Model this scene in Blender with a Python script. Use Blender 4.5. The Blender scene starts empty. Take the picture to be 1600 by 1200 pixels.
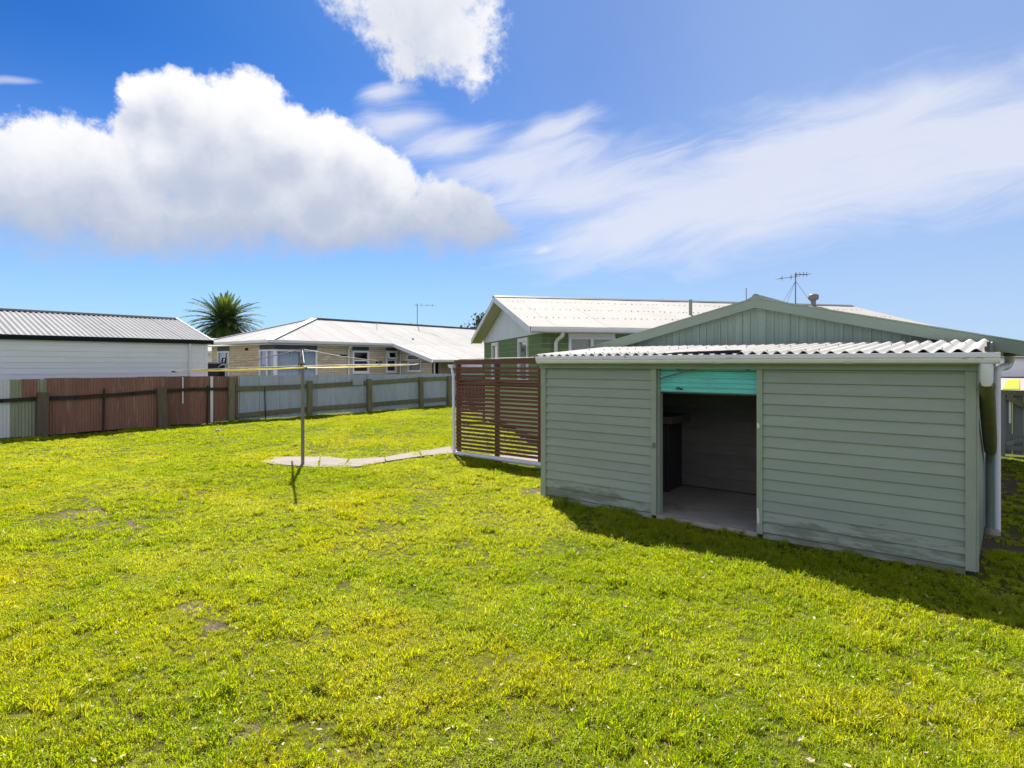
import bpy, bmesh, math, random
import numpy as np
from mathutils import Vector, Matrix
random.seed(7); RNG = np.random.default_rng(7)
S = bpy.context.scene
COL = S.collection
# ------------------------------------------------------------------ camera / world / sun / exposure
F, HY, EYE = 936.0, 568.0, 2.1            # focal length and horizon in photo pixels, eye height (m)
CA, SA = .7665, .6423
def cw(X, d): return (CA*X - SA*d, SA*X + CA*d)          # camera ground coordinates -> world
def ground(px, py):
    d = F*EYE/(py-HY); return cw((px-800)/F*d, d)
def on_U(px, U):                                          # N and depth where pixel column px meets plane x=U
    k = (px-800)/F; d = U/(CA*k-SA); return (SA*k+CA)*d, d
def on_N(px, N):
    k = (px-800)/F; d = N/(SA*k+CA); return (CA*k-SA)*d, d
def zat(py, d): return EYE + (HY-py)/F*d

cam_d = bpy.data.cameras.new('camera'); cam = bpy.data.objects.new('camera', cam_d); COL.objects.link(cam)
cam_d.sensor_width = 36; cam_d.lens = 36*F/1600; cam_d.shift_y = -32/1600
cam_d.clip_start = .05; cam_d.clip_end = 5000
cam.location = (0, 0, EYE); cam.rotation_euler = (math.radians(90), 0, math.atan2(SA, CA))
S.camera = cam
SUN = Vector((-.667, .485, 1.0)).normalized()
sun_el = math.asin(SUN.z); sun_az = math.atan2(SUN.x, SUN.y)
sl = bpy.data.lights.new('sun', 'SUN'); sl.energy = 4.8; sl.angle = math.radians(.5); sl.color = (1, .955, .88)
so = bpy.data.objects.new('sun', sl); COL.objects.link(so); so.rotation_euler = SUN.to_track_quat('Z', 'Y').to_euler()
so.location = (0, 0, 30)
EXPO = 1.2
vs = S.view_settings; vs.view_transform = 'Standard'; vs.look = 'None'; vs.gamma = 1; vs.exposure = EXPO; vs.use_curve_mapping = False
S.cycles.max_bounces = 8; S.cycles.transparent_max_bounces = 12

class NT:
    """tiny node-tree writer"""
    def __init__(s, tree): s.t = tree; s.n = tree.nodes; s.l = tree.links
    def new(s, typ, **kw):
        n = s.n.new(typ)
        for k, v in kw.items(): setattr(n, k, v)
        return n
    def put(s, sock, v):
        if hasattr(v, 'links') or isinstance(v, bpy.types.NodeSocket): s.l.new(v, sock)
        elif v is not None: sock.default_value = v
    def math(s, op, a, b=None, c=None, clamp=False):
        n = s.new('ShaderNodeMath', operation=op, use_clamp=clamp)
        for i, v in enumerate((a, b, c)):
            if v is not None: s.put(n.inputs[i], v)
        return n.outputs[0]
    def vmath(s, op, a, b=None, out=0):
        n = s.new('ShaderNodeVectorMath', operation=op); s.put(n.inputs[0], a)
        if b is not None: s.put(n.inputs[3 if op == 'SCALE' else 1], b)
        return n.outputs[out]
    def rng(s, v, a, b, c=0., d=1., smooth=True, clamp=True):
        n = s.new('ShaderNodeMapRange', interpolation_type='SMOOTHSTEP' if smooth else 'LINEAR')
        if not smooth: n.clamp = clamp
        for i, q in enumerate((v, a, b, c, d)): s.put(n.inputs[i], q)
        return n.outputs[0]
    def noise(s, vec, scale, detail=4, rough=.55, dist=0., col=False):
        n = s.new('ShaderNodeTexNoise'); s.put(n.inputs['Vector'], vec)
        n.inputs['Scale'].default_value = scale; n.inputs['Detail'].default_value = detail
        n.inputs['Roughness'].default_value = rough; n.inputs['Distortion'].default_value = dist
        return n.outputs[1 if col else 0]
    def mix(s, f, a, b, mode='MIX'):
        n = s.new('ShaderNodeMix', data_type='RGBA', blend_type=mode)
        s.put(n.inputs[0], f); s.put(n.inputs[6], a); s.put(n.inputs[7], b)
        return n.outputs[2]
def C4(c): return (c[0], c[1], c[2], 1.)

def pixdir(px, py):
    v = Vector(((px-800)/F, 1., (HY-py)/F)); ln = v.length; v /= ln
    x, y = cw(v.x, v.y); return Vector((x, y, v.z)), ln

def build_world():
    w = bpy.data.worlds.new('World'); S.world = w; w.use_nodes = True
    T = NT(w.node_tree); T.n.clear()
    out = T.new('ShaderNodeOutputWorld'); bg = T.new('ShaderNodeBackground')
    sky = T.new('ShaderNodeTexSky', sky_type='NISHITA', sun_disc=False, sun_elevation=sun_el, sun_rotation=sun_az,
                altitude=20, air_density=1.0, dust_density=.35, ozone_density=2.2)
    tc = T.new('ShaderNodeTexCoord'); D = T.vmath('NORMALIZE', tc.outputs['Generated'])
    sep = T.new('ShaderNodeSeparateXYZ'); T.put(sep.inputs[0], D)
    # clear polarised-looking blue: the Nishita sky with a little more contrast and saturation
    gm = T.new('ShaderNodeGamma'); T.put(gm.inputs[0], T.vmath('SCALE', sky.outputs[0], .1)); gm.inputs[1].default_value = SKY_GAMMA
    skyc = T.vmath('MULTIPLY', gm.outputs[0], SKY_TINT)
    # ---- cumulus: union of puffs placed by direction, roughened by noise
    puffs = [(-150,330,110),(-70,290,110),(10,285,105),(85,265,88),(150,262,82),(205,300,80),(40,335,90),(130,345,88),(225,355,72),(-60,380,90),(60,395,80),(160,400,78),
             (228,152,42),(222,200,48),(240,240,62),(285,156,56),(340,186,66),(392,166,56),(430,220,74),(300,250,95),(385,265,98),(470,222,60),(525,225,52),(565,262,64),
             (500,300,90),(608,292,56),(600,345,66),(690,325,54),(735,335,54),(768,366,40),(790,384,26),(680,380,54),(330,340,86),(420,345,90),(530,345,80),(290,400,70),(400,405,76),(510,400,70),(620,395,56),(735,392,40),
             (545,-40,78,.5),(630,-40,96,.6),(720,-40,78,.6),(600,20,72,.42),(668,40,80,.6),(716,62,70,.5),(742,112,52,.34),(640,92,56,.38),(765,25,46,.26)]
    # the sky goes on outside the frame, with unseen clouds added for fill light
    r2 = random.Random(11)
    a0 = math.atan2(CA, -SA)
    for k in range(20):
        az = a0+.95+4.4*(k+r2.uniform(.1, .9))/20; el = r2.uniform(.18, .80)
        for j in range(5):
            aa = az+r2.uniform(-.24, .24); ee = el+r2.uniform(-.07, .07)
            puffs.append((Vector((math.cos(aa)*math.cos(ee), math.sin(aa)*math.cos(ee), math.sin(ee))), r2.uniform(.10, .17)))
    g = bpy.data.node_groups.new('cumulus', 'ShaderNodeTree')
    g.interface.new_socket('Dir', in_out='INPUT', socket_type='NodeSocketVector')
    g.interface.new_socket('Density', in_out='OUTPUT', socket_type='NodeSocketFloat')
    G = NT(g); gi = G.new('NodeGroupInput'); go = G.new('NodeGroupOutput'); d = gi.outputs[0]
    acc = None
    for p in puffs:
        wt = 1.
        if len(p) >= 3:
            c, ln = pixdir(p[0], p[1]); r = p[2]/F/ln; wt = p[3] if len(p) > 3 else 1.
        else: c, r = p
        ds = G.vmath('DISTANCE', d, tuple(c), out=1)
        v = G.math('MULTIPLY_ADD', ds, -wt/r, wt)
        if acc is None: acc = v
        else:
            m = G.new('ShaderNodeMath', operation='SMOOTH_MAX'); G.put(m.inputs[0], acc); G.put(m.inputs[1], v); m.inputs[2].default_value = .45; acc = m.outputs[0]
    G.l.new(acc, go.inputs[0])
    def grp(v):
        n = T.new('ShaderNodeGroup'); n.node_tree = g; T.put(n.inputs[0], v); return n.outputs[0]
    n1 = T.noise(D, 16, 7, .58, col=True); jit = T.vmath('SCALE', T.vmath('SUBTRACT', n1, (.5, .5, .5)), .048)
    dens = grp(T.vmath('ADD', D, jit))
    n2 = T.noise(D, 48, 8, .68)
    above = grp(T.vmath('ADD', T.vmath('ADD', D, jit), (-.010, .008, .046)))
    # tops have crisp edges, undersides fray out softly
    under = T.rng(T.math('SUBTRACT', above, dens), -.10, .45)
    dn = T.math('ADD', dens, T.math('MULTIPLY', T.math('SUBTRACT', n2, .5), T.math('MULTIPLY_ADD', under, -.35, .60)))
    edge = T.math('MULTIPLY_ADD', under, .30, .26)
    alpha = T.rng(dn, T.math('MULTIPLY_ADD', under, .06, .06), T.math('ADD', edge, .08))
    n3 = T.noise(D, 7, 5, .55)
    # every cumulus has a soft base at one condensation level, lower in the sky the farther off it is
    bz = T.math('SUBTRACT', T.math('ADD', sep.outputs[2], T.math('MULTIPLY', T.math('SUBTRACT', T.noise(D, 11, 7, .64), .5), .12)), T.math('MULTIPLY_ADD', T.vmath('DOT_PRODUCT', D, (CA, SA, 0.), out=1), .075, .178))
    alpha = T.math('MULTIPLY', alpha, T.rng(bz, -.006, .046))
    thick = T.rng(T.math('ADD', above, T.math('MULTIPLY', T.math('SUBTRACT', n3, .5), 1.2)), -.20, .88)
    thick = T.math('MAXIMUM', T.math('MULTIPLY', thick, .8), T.rng(bz, .02, .17, .88, 0.))
    fl = T.rng(T.vmath('DOT_PRODUCT', D, tuple(SUN), out=1), -.25, .62, .0, 1.)
    ccol = T.mix(T.math('MULTIPLY', thick, fl), C4((1.0, 1.0, 1.02)), C4((.41, .49, .67)))
    ccol = T.vmath('SCALE', ccol, T.math('MULTIPLY_ADD', fl, -.5, 1.5))  # clouds away from the sun brightened to add fill light
    # ---- cirrus veil, streaked along one great circle
    A, _ = pixdir(900, 370); B, _ = pixdir(1560, 200); e1 = (B-A).normalized(); mid, _ = pixdir(1230, 285); e2 = mid.cross(e1).normalized()
    dj = T.vmath('ADD', D, T.vmath('SCALE', T.vmath('SUBTRACT', T.noise(D, 5, 3, .5, col=True), (.5, .5, .5)), .07))
    cxy = T.new('ShaderNodeCombineXYZ')
    T.put(cxy.inputs[0], T.math('MULTIPLY', T.vmath('DOT_PRODUCT', dj, tuple(e1), out=1), 4.2))
    T.put(cxy.inputs[1], T.math('MULTIPLY', T.vmath('DOT_PRODUCT', dj, tuple(e2), out=1), 20.))
    st = T.noise(cxy.outputs[0], 1., 8, .6, .9)
    cm = None; SQ = .33
    cp = T.new('ShaderNodeCombineXYZ')
    T.put(cp.inputs[0], T.math('MULTIPLY', T.vmath('DOT_PRODUCT', dj, tuple(e1), out=1), SQ)); T.put(cp.inputs[1], T.vmath('DOT_PRODUCT', dj, tuple(e2), out=1))
    for (px, py, r) in [(1000,345,70),(1130,315,98),(1260,282,112),(1400,250,108),(1540,226,100),(1700,205,110),(1430,155,46),(1330,205,80),(900,300,74),(800,262,54),(710,218,36),(870,200,26),(620,190,26),(600,150,16),(30,138,9),(848,393,6)]:
        c, ln = pixdir(px, py); rr = r/F/ln
        v = T.math('MULTIPLY_ADD', T.vmath('DISTANCE', cp.outputs[0], (c.dot(e1)*SQ, c.dot(e2), 0), out=1), -1./rr, 1.)
        if cm is None: cm = v
        else:
            m = T.new('ShaderNodeMath', operation='SMOOTH_MAX'); T.put(m.inputs[0], cm); T.put(m.inputs[1], v); m.inputs[2].default_value = .8; cm = m.outputs[0]
    ca = T.rng(T.math('ADD', T.math('MULTIPLY', cm, .95), T.math('MULTIPLY', T.math('SUBTRACT', st, .5), 1.35)), -.05, .85)
    ca = T.math('MULTIPLY', ca, T.math('MULTIPLY', T.rng(T.vmath('DOT_PRODUCT', D, tuple(mid), out=1), .3, .6), .84))
    # thin high veil over the right-hand part of the sky, and pale air near the horizon
    vc, _ = pixdir(1750, 120)
    vl = T.rng(T.vmath('DISTANCE', D, tuple(vc), out=1), .15, 1.25, 1., 0.)
    vl = T.math('MULTIPLY', vl, T.rng(T.noise(D, 2.2, 4, .5), .1, .8, .62, .80))
    hz = T.math('MULTIPLY', T.math('POWER', T.rng(sep.outputs[2], -.02, .44, 1., 0., smooth=False), 1.7), HZ_MAX)
    col = T.mix(vl, skyc, C4((.39, .56, .94)))
    col = T.mix(hz, col, C4(HZ_COL))
    col = T.mix(ca, col, C4((.80, .83, .95)))
    col = T.mix(alpha, col, ccol)
    col = T.vmath('SCALE', col, 1./(SKY_STR*2**EXPO))
    T.put(bg.inputs[0], col); bg.inputs[1].default_value = SKY_STR
    T.l.new(bg.outputs[0], out.inputs[0])
    w.cycles.sampling_method = 'MANUAL'; w.cycles.sample_map_resolution = 512
SKY_STR, SKY_GAMMA, SKY_TINT, HZ_MAX, HZ_COL = .10, 1.75, (.34, .95, 1.42), .95, (.56, .735, .975)
build_world()

# ------------------------------------------------------------------ materials
MATS = {}
def pmat(name, col, rough=.65, var=.12, scale=4., stretch=(1, 1, 1), bump=.0, bscale=60., objrand=0., dirt=None, dirt_t=(.55, .7), dirt_s=3.,
         dirt_z=None, spec=.35, metal=0., trans=0., fine=.0):
    m = bpy.data.materials.new(name); m.use_nodes = True; T = NT(m.node_tree); T.n.clear()
    out = T.new('ShaderNodeOutputMaterial'); p = T.new('ShaderNodeBsdfPrincipled')
    geo = T.new('ShaderNodeNewGeometry'); pos = T.vmath('MULTIPLY', geo.outputs['Position'], stretch)
    if objrand:
        oi = T.new('ShaderNodeObjectInfo')
        pos = T.vmath('ADD', pos, T.vmath('SCALE', (13.7, 7.1, 3.3), oi.outputs['Random']))
    n = T.noise(pos, scale, 6, .6)
    f = T.math('MULTIPLY_ADD', T.math('SUBTRACT', n, .5), 2*var*1.8, 1.)
    if fine:
        f = T.math('ADD', f, T.math('MULTIPLY', T.math('SUBTRACT', T.noise(pos, scale*14, 4, .7), .5), fine*2))
    if objrand:
        f = T.math('MULTIPLY', f, T.math('MULTIPLY_ADD', oi.outputs['Random'], 2*objrand, 1-objrand))
    c = T.vmath('SCALE', (col[0], col[1], col[2]), f)
    if dirt:
        dn = T.noise(pos, dirt_s, 7, .65, .4)
        if dirt_z:
            sp = T.new('ShaderNodeSeparateXYZ'); T.put(sp.inputs[0], geo.outputs['Position'])
            dn = T.math('ADD', dn, T.rng(sp.outputs[2], dirt_z[0], dirt_z[1], .22, -.12))
        c = T.mix(T.rng(dn, dirt_t[0], dirt_t[1], 0, .72), c, C4(dirt))
    T.put(p.inputs['Base Color'], c); p.inputs['Roughness'].default_value = rough
    p.inputs['Specular IOR Level'].default_value = spec; p.inputs['Metallic'].default_value = metal
    if bump:
        b = T.new('ShaderNodeBump'); b.inputs['Strength'].default_value = bump; b.inputs['Distance'].default_value = .01
        T.put(b.inputs['Height'], T.noise(pos, bscale, 5, .6)); T.l.new(b.outputs[0], p.inputs['Normal'])
    if trans:
        tr = T.new('ShaderNodeBsdfTranslucent'); T.put(tr.inputs[0], c); ms = T.new('ShaderNodeMixShader'); ms.inputs[0].default_value = trans
        T.l.new(p.outputs[0], ms.inputs[1]); T.l.new(tr.outputs[0], ms.inputs[2]); T.l.new(ms.outputs[0], out.inputs[0])
    else: T.l.new(p.outputs[0], out.inputs[0])
    MATS[name] = m; return m

GREEN = (.30, .345, .305)
pmat('weatherboard_paint', GREEN, .55, .09, 1.6, (1, 1, 5), .12, 90, .05, (.13, .145, .09), (.60, .78), 2.2, (.12, .55), fine=.05)
pmat('green_trim', (.30, .345, .28), .5, .10, 3, (1, 1, 1), .1, 80, .04, (.42, .43, .38), (.66, .74), 4, None, fine=.06)
pmat('garage_board', (.26, .335, .29), .55, .10, 2.5, (4, 4, .6), .1, 90, .10, (.10, .14, .12), (.6, .8), 2, fine=.06)
pmat('barge_green', (.24, .295, .245), .5, .08, 2, (1, 1, 1), .08, 80, .03, (.12, .16, .13), (.6, .8), 2)
pmat('side_sheet', (.27, .31, .29), .6, .12, 1.2, (1, 1, .5), .05, 60, 0, (.16, .17, .13), (.5, .75), 1.5, (.2, 1.0))
pmat('white_paint', (.74, .725, .76), .5, .06, 3, (1, 1, 1), .04, 60, .03)
pmat('gutter_white', (.80, .765, .84), .5, .08, 4, (1, 1, 3), .05, 60, 0, (.17, .17, .11), (.60, .72), 5.5)
pmat('cement_roof', (.47, .455, .43), .8, .12, 3, (1, 1, 1), .25, 70, .05, (.20, .19, .16), (.62, .75), 3.2, fine=.08)
pmat('roof_white', (.40, .392, .385), .75, .08, 1.2, (1, 1, 1), .05, 30, .05, (.31, .30, .295), (.60, .78), 1.6, fine=.10, spec=.10)
pmat('roof_cream', (.345, .33, .31), .75, .07, 1.2, (1, 1, 1), .05, 30, .04, (.26, .23, .21), (.64, .8), 2.0, fine=.09, spec=.10)
pmat('roof_zinc', (.27, .27, .28), .75, .10, 2, (1, 1, 1), .05, 30, .06, (.30, .29, .29), (.6, .8), 1.2, spec=.08)
pmat('black_trim', (.022, .024, .03), .9, .1, spec=.05)
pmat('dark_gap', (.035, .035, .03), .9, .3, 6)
pmat('shed_white', (.75, .755, .80), .55, .05, 1.5, (1, 1, 3), .05, 60, .03)
pmat('turquoise_sheet', (.34, .93, .93), .35, .12, 2.5, (1, 1, 4), .05, 40, 0, (.42, .84, .80), (.6, .8), 4, trans=.35)
pmat('concrete', (.225, .19, .172), .85, .16, 2.5, (1, 1, 1), .35, 60, .05, (.16, .15, .11), (.60, .76), 3, fine=.12)
pmat('floor_concrete', (.37, .345, .32), .85, .2, 1.6, (1, 1, 1), .2, 40, 0, (.10, .10, .09), (.55, .75), 1.8, fine=.08)
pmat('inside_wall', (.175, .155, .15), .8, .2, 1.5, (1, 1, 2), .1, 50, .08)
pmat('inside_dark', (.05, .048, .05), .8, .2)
pmat('brown_slat', (.135, .056, .036), .6, .18, 3, (1, 1, 1), .15, 80, .12, (.06, .035, .028), (.6, .8), 3, fine=.08)
pmat('pvc_white', (.76, .74, .82), .35, .05, 3, dirt=(.35, .35, .28), dirt_t=(.68, .8), dirt_s=4)
pmat('pipe_moss', (.135, .135, .055), .7, .25, 6, (1, 1, 1), .3, 70, 0, (.20, .21, .15), (.6, .72), 9)
pmat('pipe_grey', (.16, .20, .18), .5, .12, 4)
pmat('galv', (.215, .20, .19), .5, .15, 6, metal=.15, dirt=(.22, .13, .07), dirt_t=(.62, .8), dirt_s=7)
pmat('steel_dark', (.09, .09, .09), .5, .2)
pmat('rope_yellow', (.66, .52, .06), .45, .12, 5, objrand=.1)
pmat('fence_red', (.25, .118, .088), .6, .22, 1.8, (3, 3, .5), .15, 40, .24, (.36, .30, .26), (.53, .76), 2.4, fine=.14)
pmat('fence_blue', (.40, .45, .545), .6, .16, 1.6, (3, 3, .6), .1, 40, .07, (.25, .24, .19), (.55, .80), 2.6, fine=.10)
pmat('fence_zinc', (.62, .63, .66), .45, .12, 2, (3, 3, .6), .1, 40, .05, (.3, .29, .27), (.6, .8), 2)
pmat('fence_sage', (.29, .30, .21), .6, .18, 2, (3, 3, .6), .1, 40, .05, (.10, .11, .07), (.55, .8), 2)
pmat('post_mossy', (.18, .165, .10), .85, .25, 3, (2, 2, .6), .4, 50, .15, (.085, .085, .05), (.52, .7), 4, fine=.12)
pmat('post_dark', (.115, .09, .068), .9, .3, 4, (2, 2, .5), .5, 50, .15, (.16, .12, .095), (.58, .75), 5, fine=.15)
pmat('rail_dark', (.038, .030, .026), .9, .3, 4, dirt=(.25, .22, .15), dirt_t=(.7, .78), dirt_s=2.5)
pmat('brick_buff', (.58, .47, .34), .85, .12, 6, (1, 1, 1), .2, 60, .13, (.40, .30, .20), (.6, .8), 4, fine=.08)
pmat('mortar', (.30, .24, .17), .95, .15, 8)
pmat('brick_green', (.13, .20, .085), .75, .14, 5, (1, 1, 1), .2, 60, .12, (.14, .20, .10), (.6, .8), 4, fine=.06)
pmat('mortar_green', (.36, .40, .20), .9, .12, 8)
pmat('navy_panel', (.062, .066, .085), .5, .1)
pmat('soffit_green', (.46, .46, .42), .6, .05)
pmat('gable_white', (.72, .73, .84), .55, .05, 2, (4, 4, .6), .05, 60, .04)
pmat('curtain', (.80, .80, .92), .9, .10, 8, (4, 4, .3), objrand=.08)
pmat('blind', (.58, .56, .48), .8, .05, 5, (1, 1, 8))
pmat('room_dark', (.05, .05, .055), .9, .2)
pmat('boarding_tan', (.46, .34, .23), .75, .12, 3, (4, 4, .6), .1, 60, .12)
pmat('bark', (.10, .075, .05), .95, .3, 8, (1, 1, .4), .6, 40)
pmat('soil_lime', (.30, .40, .012), .9, .15, .8)
pmat('pale_drive', (.32, .27, .245), .9, .1, .5)
pmat('stone', (.30, .29, .28), .85, .2, 20, bump=.3)
pmat('grey_board', (.17, .185, .195), .75, .2, 2, (3, 3, .5), .2, 60, .15, (.07, .075, .06), (.55, .75), 2, fine=.1)
pmat('dry_leaf', (.62, .56, .38), .8, .3, 30, trans=.3, objrand=.2)
pmat('palm_leaf', (.075, .12, .03), .6, .3, 1.2, objrand=.18, trans=.25, spec=.15)
pmat('palm_leaf_new', (.15, .21, .03), .45, .25, 1.2, objrand=.12, trans=.35, spec=.2)
pmat('palm_dead', (.09, .07, .03), .8, .25, 1.2, objrand=.12)
pmat('leaf_dark', (.045, .070, .022), .5, .35, 1.5, trans=.3)

def glass_mat():
    m = bpy.data.materials.new('window_glass'); m.use_nodes = True; T = NT(m.node_tree); T.n.clear()
    out = T.new('ShaderNodeOutputMaterial'); tr = T.new('ShaderNodeBsdfTransparent'); gl = T.new('ShaderNodeBsdfGlossy'); gl.inputs['Roughness'].default_value = .03
    tr.inputs[0].default_value = (.80, .83, .86, 1)
    lw = T.new('ShaderNodeLayerWeight'); lw.inputs[0].default_value = .5; ms = T.new('ShaderNodeMixShader')
    frs = T.math('MULTIPLY_ADD', T.math('POWER', lw.outputs['Facing'], 4.), .9, .05)
    geo = T.new('ShaderNodeNewGeometry'); b = T.new('ShaderNodeBump'); b.inputs['Strength'].default_value = .03
    T.put(b.inputs['Height'], T.noise(geo.outputs['Position'], 2.5, 2)); T.l.new(b.outputs[0], gl.inputs['Normal'])
    T.put(ms.inputs[0], frs); T.l.new(tr.outputs[0], ms.inputs[1]); T.l.new(gl.outputs[0], ms.inputs[2]); T.l.new(ms.outputs[0], out.inputs[0])
    MATS['window_glass'] = m
glass_mat()

def lawn_colour(T, pos):
    """broad colour of the turf at a place: green, yellowing and thin straw-coloured areas"""
    big = T.noise(pos, .33, 4, .55, .3); med = T.noise(pos, 1.5, 5, .6); sm = T.noise(pos, 7., 4, .6)
    g = T.mix(T.rng(med, .35, .68), C4((.205, .29, .002)), C4((.29, .36, .003)))
    g = T.mix(T.rng(T.math('ADD', big, T.math('MULTIPLY', T.math('SUBTRACT', sm, .5), .35)), .50, .68, 0, .85), g, C4((.36, .372, .006)))
    # yellowed and pale worn areas where the lawn has them
    def area(spots):
        a_ = None
        for px, py, r_ in spots:
            x_, y_ = ground(px, py); v = T.math('MULTIPLY_ADD', T.vmath('DISTANCE', pos, (x_, y_, 0.), out=1), -1./r_, 1.)
            a_ = v if a_ is None else T.math('MAXIMUM', a_, v)
        return T.rng(T.math('ADD', a_, T.math('MULTIPLY', T.math('SUBTRACT', med, .5), 1.5)), .0, .9, 0, .62)
    g = T.mix(area([(790, 1060, .95), (640, 990, .7), (30, 900, 1.0), (1350, 1120, .45)]), g, C4((.355, .350, .008)))
    g = T.mix(area([(400, 800, 1.5), (330, 870, 1.2), (200, 760, 1.5)]), g, C4((.36, .385, .055)))
    w = T.noise(T.vmath('ADD', pos, (31., 17., 0.)), .22, 4, .55)
    g = T.mix(T.rng(T.math('ADD', w, T.math('MULTIPLY', T.math('SUBTRACT', med, .5), .3)), .52, .68, 0, .6), g, C4((.38, .40, .06)))
    return g
def grass_mat():
    m = bpy.data.materials.new('grass_blade'); m.use_nodes = True; T = NT(m.node_tree); T.n.clear()
    out = T.new('ShaderNodeOutputMaterial'); geo = T.new('ShaderNodeNewGeometry')
    at = T.new('ShaderNodeAttribute', attribute_name='tone')
    sp = T.new('ShaderNodeSeparateColor'); T.put(sp.inputs[0], at.outputs[0])
    c = lawn_colour(T, geo.outputs['Position'])
    c = T.mix(T.rng(sp.outputs[1], .80, .90, 0, .75), c, C4((.40, .35, .08)))         # a share of blades is dead straw
    c = T.vmath('SCALE', c, T.rng(sp.outputs[0], 0., 1., .74, 1.36, smooth=False))
    df = T.new('ShaderNodeBsdfDiffuse'); tr = T.new('ShaderNodeBsdfTranslucent'); gl = T.new('ShaderNodeBsdfGlossy'); gl.inputs['Roughness'].default_value = .42
    T.put(df.inputs[0], c); T.put(tr.inputs[0], T.vmath('MULTIPLY', c, (1.65, 1.55, .4)))
    gl.inputs[0].default_value = (.8, .8, .5, 1)
    a = T.new('ShaderNodeMixShader'); a.inputs[0].default_value = .58; T.l.new(df.outputs[0], a.inputs[1]); T.l.new(tr.outputs[0], a.inputs[2])
    b = T.new('ShaderNodeMixShader'); b.inputs[0].default_value = .03; T.l.new(a.outputs[0], b.inputs[1]); T.l.new(gl.outputs[0], b.inputs[2])
    T.l.new(b.outputs[0], out.inputs[0]); MATS['grass_blade'] = m
    m = bpy.data.materials.new('turf_soil'); m.use_nodes = True; T = NT(m.node_tree); T.n.clear()
    out = T.new('ShaderNodeOutputMaterial'); geo = T.new('ShaderNodeNewGeometry'); p = T.new('ShaderNodeBsdfPrincipled')
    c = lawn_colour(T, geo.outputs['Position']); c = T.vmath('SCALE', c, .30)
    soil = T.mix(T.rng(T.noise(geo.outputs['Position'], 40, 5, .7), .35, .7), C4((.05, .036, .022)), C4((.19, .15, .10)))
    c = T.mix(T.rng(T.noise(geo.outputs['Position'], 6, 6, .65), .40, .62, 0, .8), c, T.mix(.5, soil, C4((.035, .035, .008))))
    sp_ = None
    for px, py, r_ in ((305, 958, .24), (338, 988, .17), (262, 930, .22), (150, 800, .6), (190, 818, .5), (835, 768, .34), (372, 1140, .16), (1570, 860, 1.3), (1600, 760, 1.8)):
        x_, y_ = ground(px, py); v = T.math('MULTIPLY_ADD', T.vmath('DISTANCE', geo.outputs['Position'], (x_, y_, 0.), out=1), -1./r_, 1.)
        sp_ = v if sp_ is None else T.math('MAXIMUM', sp_, v)
    c = T.mix(T.rng(T.math('ADD', sp_, T.math('MULTIPLY', T.math('SUBTRACT', T.noise(geo.outputs['Position'], 9, 5, .65), .5), 1.6)), .15, .5), c, soil)
    T.put(p.inputs['Base Color'], c); p.inputs['Roughness'].default_value = .95; p.inputs['Specular IOR Level'].default_value = .1
    b = T.new('ShaderNodeBump'); b.inputs['Strength'].default_value = .6; b.inputs['Distance'].default_value = .02
    T.put(b.inputs['Height'], T.noise(geo.outputs['Position'], 45, 6, .7)); T.l.new(b.outputs[0], p.inputs['Normal'])
    T.l.new(p.outputs[0], out.inputs[0]); MATS['turf_soil'] = m
grass_mat()

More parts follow.
